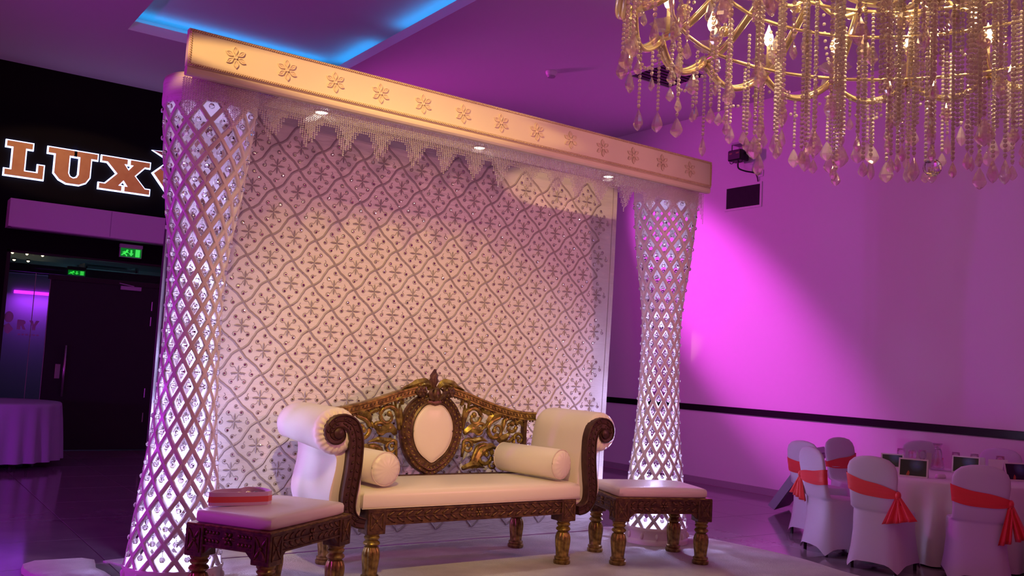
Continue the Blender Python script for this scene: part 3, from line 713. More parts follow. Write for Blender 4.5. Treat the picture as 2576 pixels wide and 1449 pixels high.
# ------------------------------------------------------------------ sofa
sofa = thing('sofa', 'carved gilt sofa with cream scroll arms and oval-panelled pierced back', 'sofa', (3.66, 5.80, .0135))
for sx in (-1, 1):
    inst('leg', leg_long, sofa, (sx*.80, -.325, 0)); inst('leg', leg_long, sofa, (sx*.83, .31, 0))
def carved_rail(parent, half, yf, yb, z0, z1, blk=.067, blkdrop=.055, zt=None, name='front_rail'):
    b = MB(); b.box(-half + blk*2, yf + .014, z0, half - blk*2, yf + .05, z1, ch=.003)
    b.box(-half + blk*2, yf + .004, z1 - .013, half - blk*2, yf + .016, z1); b.box(-half + blk*2, yf + .004, z0, half - blk*2, yf + .016, z0 + .010)
    b.box(-half + blk*2, yf + .006, (z0+z1)/2 - .004, half - blk*2, yf + .016, (z0+z1)/2 + .003)
    r = b.build(name, M['wood'], parent)
    c = MB(); L = half - blk*2
    leafrow(c, -L + .01, -.10, z0, z1, yf + .012, -1, n=max(5, int(L/.075))); leafrow(c, .10, L - .01, z0, z1, yf + .012, -1, n=max(5, int(L/.075)), mir=True)
    rosette(c, 0, (z0+z1)/2, yf + .010, .036); leafrow(c, -.10, -.045, z0, z1, yf + .012, -1, n=2); leafrow(c, .045, .10, z0, z1, yf + .012, -1, n=2, mir=True)
    stuff(c.build('carving', M['relief'], r, smooth=True))
    for sx in (-1, 1):
        b = MB(); b.box(sx*(half - blk) - blk, yf, z0 - blkdrop, sx*(half - blk) + blk, yf + 2*blk, z1 + .004, ch=.004)
        bl = b.build('corner_block', M['wood'], parent)
        c = MB(); xcarve(c, sx*(half - blk), (z0 - blkdrop + z1)/2 + .005, yf - .001, blk*1.5, (z1 - z0 + blkdrop)*.72)
        stuff(c.build('carving', M['relief'], bl, smooth=False))
carved_rail(sofa, .868, -.385, .35, .372, .475)
b = MB(); b.box(-.80, -.34, .385, -.775, .33, .47); b.box(.775, -.34, .385, .80, .33, .47); b.box(-.86, .29, .385, .86, .335, .60); b.box(-.80, -.34, .455, .80, .33, .474)
b.build('frame', M['wood'], sofa)
# seat cushion: boxed, gently crowned, with piping
def cushion(x0, x1, y0, y1, z0, z1, crown=.02, rr=.022, nx=14, ny=8):
    b = MB(); rings = []
    for (ins, z) in ((rr*.5, z0), (0, z0 + rr*.5), (0, z1 - rr), (rr*.3, z1 - rr*.3), (rr, z1)):
        ring = []
        def e(x, y):
            u = (x-x0)/(x1-x0)*2-1; v = (y-y0)/(y1-y0)*2-1
            zz = z + (crown*(1-u**4)*(1-v**4) if z >= z1 - rr*.3 - 1e-6 else 0) ; ring.append((x, y, zz))
        X0, X1, Y0, Y1 = x0+ins, x1-ins, y0+ins, y1-ins; c = .012
        for i in range(nx): e(X0 + c + (X1-X0-2*c)*i/nx, Y0 if i else Y0 + c*.3)
        for i in range(ny): e(X1, Y0 + c + (Y1-Y0-2*c)*i/ny)
        for i in range(nx): e(X1 - c - (X1-X0-2*c)*i/nx, Y1)
        for i in range(ny): e(X0, Y1 - c - (Y1-Y0-2*c)*i/ny)
        rings.append(ring)
    # inner rings up to the crown centre
    for sc in (.8, .5, .2):
        ring = []
        for (x, y, z) in rings[4]:
            cx_, cy_ = (x0+x1)/2, (y0+y1)/2; X = cx_ + (x-cx_)*sc; Y = cy_ + (y-cy_)*sc
            u = (X-x0)/(x1-x0)*2-1; v = (Y-y0)/(y1-y0)*2-1
            ring.append((X, Y, z1 + crown*(1-u**4)*(1-v**4)))
        rings.append(ring)
    b.loft(rings); return b
b = cushion(-.915, .915, -.375, .285, .476, .592, .022, .03, 20, 8)
sc_ = b.build('seat_cushion', M['leather'], sofa, auto=50)
b = MB(); b.tube([(-.91, -.379, .484), (.91, -.379, .484)], .0045, 6); b.build('piping', M['pipe'], sc_, smooth=True)
# arms
APR = [(.905, .40), (.905, .60), (.915, .75), (.93, .88), (.952, 1.0), (.995, 1.078), (1.05, 1.115), (1.115, 1.127), (1.185, 1.108), (1.24, 1.055), (1.265, .98), (1.245, .905), (1.19, .852), (1.125, .835), (1.098, .815), (1.092, .76), (1.105, .68), (1.125, .58), (1.12, .50), (1.085, .43), (1.02, .40)]
for sx in (-1, 1):
    out = crom([(x, 0, z) for x, z in APR], 3, closed=True); out = [(p[0], p[2]) for p in out]
    b = MB(); rings = []
    cxA, czA = 1.05, .8
    for (y, k) in ((-.335, .972), (-.325, .99), (-.30, 1), (-.1, 1), (.1, 1), (.24, 1), (.285, .985), (.30, .95)):
        tb = max(0, min(1, (y + .30)/.58)); lift = lambda x, z: tb*.055*max(0, min(1, (x-1.06)/.05))*(1 - .75*max(0, min(1, (x-1.14)/.10)))*max(0, min(1, (z-.70)/.12))*max(0, min(1, (1.10-z)/.12))
        rings.append([(sx*(cxA + (x-cxA)*k), y, czA + (z + lift(x, z)-czA)*k) for x, z in (out if sx > 0 else out[::-1])])
    b.loft(rings); arm = b.build('arm', M['leather'], sofa, auto=60)
    # pleated roll front
    b = MB(); rings = []; n = 126
    for (r, y, amp) in ((.146, -.30, 0), (.150, -.33, .0015), (.143, -.352, .004), (.120, -.370, .005), (.085, -.376, .003)):
        rings.append([(sx*(1.112 + (r + amp*math.sin(21*2*PI*k/n))*math.cos(2*PI*k/n)*sx*-1*-1), y + amp*1.5*math.sin(21*2*PI*k/n), .977 + (r + amp*math.sin(21*2*PI*k/n))*math.sin(2*PI*k/n)) for k in range(n)])
    b.loft(rings, False, True); b.build('pleated_front', M['leather'], arm, auto=60)
    # carved wooden scroll on the front
    path = []
    for k in range(20):
        th = PI*.9 - k/19*PI*2.55; r = .018 + .062*(k/19)
        path.append((1.112 - r*math.cos(th)*-1*-1 if False else 1.112 + r*math.cos(PI - th)*-1*-1, .967 + r*math.sin(th)))
    path = []
    for k in range(22):                                   # spiral outwards: ends on top of the volute heading inwards
        th = -PI*1.35 + (PI/2 + PI*1.35)*k/21; r = .016 + .058*(k/21)
        path.append((1.115 + r*math.cos(th), .968 + r*math.sin(th)))
    path += [(x, z) for x, _, z in crom([(1.075, 0, 1.044), (1.02, 0, 1.012), (.988, 0, .93), (.985, 0, .83), (.990, 0, .73), (1.003, 0, .63), (1.012, 0, .54), (1.0, 0, .46), (.955, 0, .41), (.89, 0, .392)], 4)]
    wds = []
    for k in range(len(path)):
        t = k/(len(path)-1); wds.append(.020 + .030*min(1, max(0, (k-4)/20)) - (.016*max(0, (t-.75)/.25)))
    rings = []
    for k, (x, z) in enumerate(path):
        x0, z0 = path[max(0, k-1)]; x1, z1 = path[min(len(path)-1, k+1)]; L = math.hypot(x1-x0, z1-z0) or 1
        nx_, nz_ = -(z1-z0)/L, (x1-x0)/L; wd = wds[k]
        q = [(-1, -.335), (-1, -.398), (-.80, -.404), (-.70, -.392), (-.08, -.390), (0, -.396), (.08, -.390), (.70, -.392), (.80, -.404), (1, -.398), (1, -.335)]
        rings.append([(sx*(x + nx_*wd*a), y, z + nz_*wd*a) for a, y in (q if sx < 0 else q[::-1])])
    b = MB(); b.loft(rings); b.lathe([(.034, 0), (.034, .012), (.02, .02), (.0005, .022)], 14)
    nv = 56; b.v[-nv:] = [(sx*1.115 + x, -.39 - z, .968 + y) for x, y, z in b.v[-nv:]]
    fr_ = b.build('arm_scroll', M['darkwood'], arm, auto=40)
    c = MB()
    for k in range(16, len(path)-3, 2):
        x, z = path[k]; x0, z0 = path[k-1]; x1, z1 = path[k+1]; ang = math.atan2(z1-z0, x1-x0); L = math.hypot(x1-x0, z1-z0)
        nx_, nz_ = -(z1-z0)/L, (x1-x0)/L
        for s in (-1, 1):
            R3 = Matrix.Rotation(-(ang + s*.6) if sx > 0 else (ang + s*.6), 3, 'Y')
            c.ell((sx*(x + nx_*wds[k]*.38*s), -.393, z + nz_*wds[k]*.38*s), (.014, .006, .0055), 6, 4, rot=R3)
    stuff(c.build('carving', M['darkwood'], fr_, smooth=True))
# pierced back
YB = .345
def railz(d):                                             # height of the crest rail at distance d from the middle
    P = [(0, 1.262), (.15, 1.262), (.30, 1.222), (.45, 1.172), (.60, 1.128), (.75, 1.094), (.86, 1.080), (1.0, 1.076)]
    for i in range(len(P)-1):
        if d <= P[i+1][0]:
            t = (d-P[i][0])/(P[i+1][0]-P[i][0]); t = t*t*(3-2*t) if i in (0,) else t
            return P[i][1] + (P[i+1][1]-P[i][1])*t
    return P[-1][1]
for sx in (-1, 1):
    b = MB(); rings = []
    for k in range(31):
        d = .10 + .88*k/30; z = railz(d)
        q = [(-.030, -.052), (-.030, -.062), (-.020, -.066), (-.020, -.048), (-.026, -.044), (-.026, -.018), (-.034, -.012), (-.034, .0), (-.018, .006), (.028, .004), (.028, -.066)]
        rings.append([(sx*d, YB + y, z + dz) for y, dz in (q if sx > 0 else q[::-1])])
    b.loft(rings); rail = b.build('crest_rail', M['gold'], sofa, auto=35)
    c = MB()
    for k in range(26):
        d = .17 + .80*k/26; z = railz(d) - .031; sl = math.atan2(railz(d+.02)-railz(d-.02), .04)
        R3 = Matrix.Rotation(-(sl*sx) + .9*sx, 3, 'Y'); c.ell((sx*d, YB - .027, z), (.013, .006, .0045), 6, 4, rot=R3)
        c.ell((sx*(d+.012), YB - .024, railz(d+.012) - .072), (.009, .009, .008), 6, 4)
    stuff(c.build('carving', M['wood'], rail, smooth=True))
def heart(k, n, sx_, szt, szb, notch=.0):               # shield-shaped oval: notched top, pointed foot
    a = 2*PI*k/n; x = sx_*math.sin(a)*(1 + .06*math.cos(a)); c = math.cos(a)
    z = (szt*c if c > 0 else szb*c) 
    if c > 0: z -= notch*math.exp(-(math.sin(a)/.22)**2)
    else: z -= .022*math.exp(-(math.sin(a)/.25)**2)*(1 if notch else .6)
    if c > .0 and notch: z += .007*math.exp(-((abs(math.sin(a))-.42)/.2)**2)
    return x, z
n = 72; ZO = .915
b = MB(); rings = []
for (w_, t_, bt, y, nt) in ((.268, .30, .315, .028, 0), (.268, .30, .315, -.018, 0), (.258, .292, .305, -.030, 0), (.240, .272, .285, -.022, 0), (.228, .262, .272, -.034, 0), (.200, .238, .245, -.030, .01), (.186, .224, .222, -.040, .02), (.172, .212, .206, -.022, .022)):
    rings.append([(lambda p: (p[0]*1.0, YB + y, ZO + p[1]))(heart(k, n, w_, t_, bt, nt)) for k in range(n)])
rings = [r[::-1] for r in rings]
b.loft(rings, True, False); ov = b.build('oval_frame', M['wood'], sofa, auto=40)
c = MB()
for k in range(44):
    x, z = heart(k, 44, .213, .25, .258); a = 2*PI*k/44
    c.ell((x, YB - .033, ZO + z), (.013, .006, .0055), 6, 4, rot=Matrix.Rotation(a + .7*(1 if x > 0 else -1), 3, 'Y'))
    x, z = heart(k, 44, .248, .282, .295); c.ell((x, YB - .027, ZO + z), (.008, .006, .008), 6, 4)
stuff(c.build('carving', M['gold'], ov, smooth=True))
b = MB(); rings = []
for (k_, y) in ((1.0, -.020), (.985, -.030), (.94, -.038), (.80, -.046), (.5, -.052), (.15, -.054)):
    rings.append([(lambda p: (p[0]*k_, YB + y, ZO + p[1]*k_))(heart(k, n, .172, .212, .206, .009)) for k in range(n)][::-1])
b.loft(rings); pad = b.build('oval_pad', M['leather'], sofa, smooth=True)
b = MB(); b.tube([(lambda p: (p[0], YB - .032, ZO + p[1]))(heart(k, n, .171, .211, .205, .009)) for k in range(n+1)], .004, 5, caps=False); b.build('piping', M['pipe'], pad, smooth=True)
# acanthus scrollwork either side of the oval
def cscroll(mb, cx_, cz_, r, a0, turns, hand, w0, lead=None, y=YB):
    P = []; R = []
    if lead:
        for q in lead: P.append((q[0], y, q[1])); R.append(w0*.7)
    for k in range(26):
        t = k/25; a = a0 + hand*turns*2*PI*t; rr = r*(1 - .74*t)
        P.append((cx_ + rr*math.cos(a), y - .012*t, cz_ + rr*math.sin(a))); R.append(w0*(1 - .55*t))
    R = [q*1.3 for q in R]; mb.tube(P, R, 7, flat=1.0); mb.ell((P[-1][0], y - .014, P[-1][2]), (w0*1.4, w0*1.2, w0*1.4), 7, 5)
def leafs(mb, pts, w0, y=YB):                            # a curling acanthus leaf with a ridge
    P = crom([(x, y, z) for x, z in pts], 6); n = len(P); rings = []
    for i, p in enumerate(P):
        t = i/(n-1); wd = w0*math.sin(PI*min(1, .12 + t*.9))**.8*(1 + .10*math.sin(t*22)); a = P[max(0, i-1)]; c_ = P[min(n-1, i+1)]
        L = math.hypot(c_[0]-a[0], c_[2]-a[2]) or 1; nx_, nz_ = -(c_[2]-a[2])/L, (c_[0]-a[0])/L; yy = y - .02*math.sin(PI*t)
        rings.append([(p[0]-nx_*wd, yy + .006, p[2]-nz_*wd), (p[0]-nx_*wd*.4, yy - .006, p[2]-nz_*wd*.4), (p[0], yy - .014, p[2]), (p[0]+nx_*wd*.4, yy - .006, p[2]+nz_*wd*.4), (p[0]+nx_*wd, yy + .006, p[2]+nz_*wd), (p[0], yy + .012, p[2])])
    mb.loft(rings)
SCR = [  # (cx, cz, r, start angle, turns, hand, width, lead)
 (.385, 1.03, .085, 2.9, 1.15, -1, .017, [(.28, .93), (.29, .98)]), (.44, .93, .06, .4, 1.1, 1, .013, [(.52, .99)]),
 (.60, .93, .085, 1.9, 1.2, 1, .016, [(.66, 1.07), (.63, 1.03)]), (.745, .965, .075, 2.6, 1.2, -1, .017, [(.66, .88), (.66, .93)]),
 (.50, .725, .095, 2.4, 1.25, -1, .017, [(.36, .64), (.39, .70)]), (.70, .76, .075, 1.2, 1.15, 1, .015, [(.78, .88), (.75, .85)]),
 (.335, .80, .055, 2.2, 1.15, -1, .012, [(.29, .72)]), (.83, .86, .05, 3.4, 1.1, -1, .013, [(.80, .72), (.79, .8)]), (.585, .655, .05, .3, 1.1, 1, .011, [(.66, .70)])]
LVS = [([(.30, .90), (.36, .945), (.44, .93), (.52, .985)], .026), ([(.26, 1.12), (.285, 1.17), (.325, 1.15), (.32, 1.10)], .020), ([(.265, .96), (.283, 1.05), (.29, 1.13)], .016),
 ([(.52, .99), (.56, 1.05), (.63, 1.06), (.68, 1.03)], .024), ([(.60, .90), (.64, .86), (.70, .88), (.76, .93)], .024), ([(.42, .66), (.47, .76), (.56, .80), (.63, .78)], .026),
 ([(.33, .86), (.39, .85), (.46, .86), (.53, .84)], .018), ([(.30, .63), (.38, .66), (.44, .655), (.52, .63)], .022), ([(.66, .64), (.72, .68), (.79, .66)], .022), ([(.78, .99), (.83, 1.01), (.87, .95)], .020), ([(.44, 1.09), (.50, 1.08), (.56, 1.04)], .020)]
for sx in (-1, 1):
    for (cx_, cz_, r, a0, tn, hd, wd, ld) in SCR:
        b = MB()
        if sx > 0: cscroll(b, cx_, cz_, r, a0, tn, hd, wd, ld)
        else: cscroll(b, -cx_, cz_, r, PI - a0, tn, -hd, wd, [(-x, z) for x, z in ld])
        b.build('acanthus_scroll', M['gold'], sofa, smooth=True)
    for pts_, wd in LVS:
        b = MB(); leafs(b, [(sx*x, z) for x, z in pts_], wd*1.3); b.build('acanthus_leaf', M['gold'], sofa, auto=60)
    b = MB(); b.box(sx*.66 - .012, YB - .02, 1.03, sx*.66 + .012, YB + .02, 1.06); b.box(min(sx*.865, sx*.895), YB - .022, .58, max(sx*.865, sx*.895), YB + .022, 1.03); b.build('upright', M['wood'], sofa)
# crest: palmette, spreading leaves, two flowers
b = MB(); b.loft([[(x*w_, YB + y_, z) for x, y_ in ((-1, .004), (-.5, -.016), (0, -.026), (.5, -.016), (1, .004), (0, .014))] for w_, z in ((.014, 1.225), (.030, 1.25), (.026, 1.272), (.046, 1.305), (.034, 1.325), (.040, 1.345), (.020, 1.372), (.003, 1.396))])
b.build('crest_palmette', M['wood'], sofa, auto=60)
for sx in (-1, 1):
    b = MB(); leafs(b, [(sx*.035, 1.235), (sx*.065, 1.285), (sx*.13, 1.292), (sx*.20, 1.268), (sx*.285, 1.238)], .030, YB - .005); b.build('crest_leaf', M['gold'], sofa, auto=60)
    b = MB(); leafs(b, [(sx*.03, 1.24), (sx*.06, 1.275), (sx*.115, 1.275), (sx*.15, 1.245)], .022, YB - .015); b.build('crest_leaf', M['gold'], sofa, auto=60)
    b = MB(); cscroll(b, sx*.145, 1.262, .036, (PI*.9 if sx > 0 else PI*.1), 1.1, -sx, .011, None, YB - .01); b.build('acanthus_scroll', M['gold'], sofa, smooth=True)
    b = MB(); rosette(b, sx*.125, 1.222, YB - .045, .046); b.ell((sx*.125, YB - .03, 1.222), (.05, .02, .046), 9, 6); b.build('crest_flower', M['wood'], sofa, smooth=True)
    b = MB(); leafs(b, [(sx*.015, 1.165), (sx*.05, 1.185), (sx*.06, 1.225), (sx*.03, 1.25)], .020, YB - .05); b.build('crest_leaf', M['wood'], sofa, auto=60)
b = MB(); b.ell((0, YB - .045, 1.205), (.040, .026, .055), 10, 7); b.ell((0, YB - .06, 1.185), (.018, .02, .02), 8, 5); b.build('crest_boss', M['wood'], sofa, smooth=True)
# bolsters
def bolster(label, loc, rz, L=.60, r=.112):
    t = thing('bolster', label, 'cushion', loc, rz)
    b = MB(); prof = [(r*.93, -L/2), (r, -L/2 + .012), (r*1.01, 0), (r, L/2 - .012), (r*.93, L/2)]
    rings = [[(rr*math.cos(2*PI*k/40), y, rr*math.sin(2*PI*k/40)) for k in range(40)][::-1] for rr, y in prof]
    b.loft(rings, False, False); b.build('body', M['leather'], t, smooth=True)
    for s in (-1, 1):
        b = MB(); rings = []
        for (rr, d, amp) in ((r*.95, 0, .0), (r*.90, .010, .0035), (r*.72, .022, .002), (r*.4, .030, .0), (.004, .033, 0)):
            ring = [(rr*math.cos(2*PI*k/60), s*(L/2 - .004 + d + amp*math.sin(15*2*PI*k/60)), rr*math.sin(2*PI*k/60)) for k in range(60)]
            rings.append(ring if s < 0 else ring[::-1])
        b.loft(rings, False, True); b.build('end_cap', M['leather'], t, smooth=True)
        b = MB(); b.tube([(r*.975*math.cos(2*PI*k/40), s*(L/2 - .004), r*.975*math.sin(2*PI*k/40)) for k in range(41)], .0045, 5, caps=False); b.build('piping', M['pipe'], t, smooth=True)
bolster('cream bolster lying against the left arm of the sofa', (3.66 - .755, 5.80 - .02, .012 + .728), .10)
bolster('cream bolster lying against the right arm of the sofa', (3.66 + .70, 5.80 - .02, .012 + .732), .22)

# ------------------------------------------------------------------ stools
def stool(label, loc, rz, W, D):
    t = thing('stool', label, 'stool', loc, rz)
    for sx in (-1, 1):
        for sy in (-1, 1): inst('leg', leg_long, t, (sx*(W/2 - .06), sy*(D/2 - .06), 0))
    z0, z1 = .385, .495
    for rot, half, dep in ((0, W/2, D/2), (PI, W/2, D/2), (PI/2, D/2, W/2), (-PI/2, D/2, W/2)):
        R3 = Matrix.Rotation(rot, 4, 'Z')
        b = MB(); L = half - .115; yf = -dep
        b.box(-L - .01, yf + .012, z0, L + .01, yf + .045, z1, ch=.003); b.box(-L, yf + .003, z1 - .012, L, yf + .014, z1); b.box(-L, yf + .003, z0, L, yf + .014, z0 + .01); b.box(-L, yf + .005, .437, L, yf + .014, .443)
        for sx in (-1, 1): b.poly([(sx*(L + .0), z0), (sx*(L - .05), z0), (sx*L, z0 - .045)], yf + .012, yf + .04)
        me = b.mesh('apron', M['wood']); me.transform(R3); ap = inst('apron', me, t)
        c = MB(); nn = max(4, int(L/.06)); leafrow(c, -L + .01, -.06, z0, z1, yf + .011, -1, n=nn); leafrow(c, .06, L - .01, z0, z1, yf + .011, -1, n=nn, mir=True); rosette(c, 0, .44, yf + .009, .038)
        me = c.mesh('carving', M['relief'], smooth=True); me.transform(R3); stuff(inst('carving', me, ap))
    for sx in (-1, 1):
        for sy in (-1, 1):
            b = MB(); cx_, cy_ = sx*(W/2 - .06), sy*(D/2 - .06); b.box(cx_ - .06, cy_ - .06, .325, cx_ + .06, cy_ + .06, .497, ch=.004); bl = b.build('corner_block', M['wood'], t)
            for rot, xx, yy in ((0 if sy < 0 else PI, None, None), (PI/2*sx, None, None)):
                c = MB(); xcarve(c, 0, .415, -.061, .085, .13)
                me = c.mesh('carving', M['relief']); me.transform(Matrix.Translation((cx_, cy_, 0)) @ Matrix.Rotation(rot, 4, 'Z')); stuff(inst('carving', me, bl))
    b = MB(); b.box(-W/2 + .004, -D/2 + .004, .496, W/2 - .004, D/2 - .004, .503); b.build('top_board', M['gold'], t)
    b = cushion(-W/2 + .03, W/2 - .03, -D/2 + .03, D/2 - .03, .503, .572, .012, .02); b.build('cushion', M['leather'], t, auto=50)
    return t
stool('carved gilt stool with cream top left of the sofa, under the heart box', (2.065, 5.185, .0135), .575, .81, .56)
stool('carved gilt stool with cream top right of the sofa before the pillar', (5.255, 5.395, .0135), -.345, .81, .60)

# heart-shaped box on the left stool
M['boxpink'] = mat('pale_pink_box_card', (0.80, 0.62, 0.72), 0.4)
M['ribbon'] = mat('coral_ribbon_band', (0.85, 0.13, 0.10), 0.4)
t = thing('gift_box', 'pink half-heart open box with red ribbon band on the left stool', 'box', (1.885, 5.235, .012 + .585), .575 - .62)
out = [(-.17, -.055), (.13, -.075), (.165, .06), (.12, .125), (.06, .135), (.02, .09), (-.06, .085), (-.13, .06), (-.175, .0)]
out = [(p[0], p[1]) for p in crom([(x, y, 0) for x, y in out], 3, closed=True)]
def ring_at(k, z): return [(x*k, y*k, z) for x, y in out]
b = MB(); b.loft([ring_at(1, 0), ring_at(1, .074), ring_at(.95, .074), ring_at(.95, .012)], True, True); b.build('body', M['boxpink'], t, auto=40)
b = MB(); b.loft([ring_at(1.0, .018), ring_at(1.012, .018), ring_at(1.012, .050), ring_at(1.0, .050)], False, False); b.build('ribbon', M['ribbon'], t, auto=40)
b = MB(); b.box(-.178, -.045, .012, -.172, -.01, .055, ch=.002); b.build('clasp', M['white'], t)
M['choc'] = mat('dark_sweets', (.06, .02, .012), .35); M['foil'] = mat('gold_foil', (.8, .6, .3), .25, metal=.8)
for k, (x, y, mm) in enumerate(((.03, -.02, 'choc'), (.07, .01, 'choc'), (.10, .05, 'choc'), (.06, .07, 'foil'), (.12, -.02, 'leather'), (-.02, .0, 'choc'), (.0, .05, 'foil'))):
    tag((lambda bb: bb.build('sweet', M[mm], None, smooth=True, loc=(t.location.x + x*math.cos(-.045) + y*math.sin(.045), t.location.y + y, t.location.z + .036)))((lambda bb: (bb.ell((0, 0, 0), (.024, .024, .024), 8, 6), bb)[1])(MB())),
        {'choc': 'dark sweet lying inside the pink heart box', 'foil': 'gold wrapped sweet inside the pink heart box', 'leather': 'white sweet by the pointed corner inside the pink heart box'}[mm], 'sweet', 'sweets in the heart box')

# ------------------------------------------------------------------ chandelier
CX, CY = 3.45, 2.005
chan = thing('chandelier', 'large gold and crystal chandelier with candle bulbs and hanging crystal strings', 'chandelier', (CX, CY, 0))
b = MB(); b.lathe([(.02, 5.21), (.02, 4.35), (.05, 4.30), (.05, 4.2), (.02, 4.15), (.02, 4.0)], 16, cap0=False, cap1=False); b.lathe([(.16, 5.212), (.15, 5.17), (.05, 5.14), (.02, 5.12)], 24, cap0=False, cap1=False)
b.build('stem', M['gilt'], chan, auto=40)
b = MB(); b.lathe([(.02, 4.05), (.10, 4.0), (.13, 3.9), (.07, 3.8), (.20, 3.74), (.30, 3.70), (.30, 3.66), (.16, 3.60), (.07, 3.5), (.12, 3.4), (.24, 3.33), (.26, 3.28), (.13, 3.22), (.05, 3.15), (.06, 3.05), (.02, 3.0)], 28)
b.build('hub', M['gilt'], chan, auto=40)
NA = 20; RN = 1.235; ZN = 3.10
def pol(r, a, z): return (r*math.cos(a), r*math.sin(a), z)
da = 2*PI/NA
# one of each kind at angle 0, the others turned copies
b = MB()
b.tube(crom([pol(.26, 0, 3.69), pol(.42, 0, 3.70), pol(.62, 0, 3.55), pol(.90, 0, 3.30), pol(1.10, 0, 3.13), pol(RN, 0, 3.085)], 5), .019, 8)
for t in (.25, .5, .72, .88):
    x = .26 + (RN-.26)*t; b.ell((x, 0, 3.69 - (t**1.5)*.60 + .10*(1-t)), (.03, .03, .03), 7, 5)
arm_me = b.mesh('arm', M['gilt'], smooth=True)
b = MB()
for (dr, dz) in ((0, 0), (.026, .014)):
    P = []
    for k in range(15):
        t = k/14; a = da*t; P.append(pol(RN + dr + .02*math.sin(PI*t), a, 3.085 + dz - .105*math.sin(PI*t)**.8))
    b.tube(P, .0155, 8)
scal_me = b.mesh('scallop_arm', M['gilt'], smooth=True)
b = MB(); rings = []
for (r, z) in ((.012, .0), (.030, .004), (.060, .016), (.085, .040), (.078, .044), (.03, .014), (.012, .010)):
    rings.append([(r*(1 + (.10*math.cos(8*2*PI*k/32) if r > .045 else 0))*math.cos(2*PI*k/32), r*(1 + (.10*math.cos(8*2*PI*k/32) if r > .045 else 0))*math.sin(2*PI*k/32), z) for k in range(32)])
b.loft(rings); dish_me = b.mesh('drip_dish', M['prism'], auto=50)
b = MB(); b.lathe([(.013, -.02), (.02, -.01), (.012, .0), (.0095, .01), (.0095, .105)], 12); sleeve_me = b.mesh('candle_sleeve', M['sleeve'], smooth=True)
b = MB(); b.lathe([(.008, 0), (.018, .012), (.0255, .034), (.023, .056), (.012, .080), (.005, .102), (.001, .116)], 12); bulb_me = b.mesh('flame_bulb', M['bulb'], smooth=True)
def pend_mesh(nm, h, wd, m='prism'):
    b = MB(); rings = []
    for (k, z) in ((.06, 0), (.30, -.28), (.50, -.62), (.46, -.74), (.26, -.90), (.04, -1.0)):
        rings.append([(wd*k*math.cos(2*PI*q/8), wd*k*.55*math.sin(2*PI*q/8), z*h) for q in range(8)])
    b.loft(rings); b.octa((0, 0, .010), .008); return b.mesh(nm, M[m])
pend_s = pend_mesh('pendant', .068, .044); pend_l = pend_mesh('pendant', .100, .068)
beads = MB(); npend = 0
def string(x, y, z0, z1, r=.0088, pend=None, step=.0200):
    z = z0
    while z > z1: beads.ell((x, y, z), (r, r, r*1.05), 6, 4); z -= step
    if pend: inst('pendant', pend, chan, (x, y, z), (0, 0, rnd.uniform(0, PI)))
def garland(a0, r0, z0, a1, r1, z1, sag_, n=12):
    for k in range(n+1):
        t = k/n; beads.ell(pol(r0 + (r1-r0)*t, a0 + (a1-a0)*t, z0 + (z1-z0)*t - sag_*math.sin(PI*t)), (.0088, .0088, .0092), 6, 4)
for k in range(NA):
    a = da*k
    inst('arm', arm_me, chan, (0, 0, 0), (0, 0, a)); inst('scallop_arm', scal_me, chan, (0, 0, 0), (0, 0, a))
    x, y, _ = pol(RN - .03, a, 0)
    inst('drip_dish', dish_me, chan, (x, y, 3.115)); sl = inst('candle_sleeve', sleeve_me, chan, (x, y, 3.125)); inst('flame_bulb', bulb_me, sl, (0, 0, .105))
    # rim crystals of the dish and node strings
    for q in range(3):
        aq = a + (q-1)*.045; px_, py_, _ = pol(RN - .03 + (.055 if q == 1 else .0), aq, 0); inst('pendant', pend_s, chan, (px_, py_, 3.095), (0, 0, rnd.uniform(0, PI)))
    for q, (f, dr) in enumerate(((.0, .01), (.25, .0), (.5, .02), (.75, .0))):
        px_, py_, _ = pol(RN + dr, a + f*da, 0); zt = 3.06 - .10*math.sin(PI*f)**.8
        L = (.30, .14, .20, .10)[q] + rnd.uniform(-.05, .07)
        string(px_, py_, zt, zt - L, pend=(pend_l if q in (0, 2) else pend_s))
    garland(a, RN, 3.03, a + da, RN, 3.03, .15)
    garland(a, RN - .06, 3.16, a + da/2, .95, 3.33, .10)
for k in range(16):                                   # shallow basket of glass tubes under the hub
    a = 2*PI*k/16; b = MB(); b.tube(crom([pol(.10, a, 3.16), pol(.22, a + .1, 3.10), pol(.40, a + .2, 3.16), pol(.58, a + .28, 3.30)], 5), .013, 7); b.build('basket_arm', M['gilt'], chan, smooth=True)
for k in range(16):                                   # inner tier of candles
    a = 2*PI*k/16 + .1; x, y, _ = pol(.80, a, 0)
    inst('drip_dish', dish_me, chan, (x, y, 3.40)); sl = inst('candle_sleeve', sleeve_me, chan, (x, y, 3.41)); inst('flame_bulb', bulb_me, sl, (0, 0, .105))
    P = [pol(.80 + .01*math.sin(PI*t), a + 2*PI/16*t, 3.36 - .09*math.sin(PI*t)) for t in [q/10 for q in range(11)]]
    b = MB(); b.tube(P, .011, 6); b.tube([pol(.26, a, 3.66), pol(.55, a, 3.52), pol(.80, a, 3.38)], .011, 6); b.build('inner_arm', M['gilt'], chan, smooth=True)
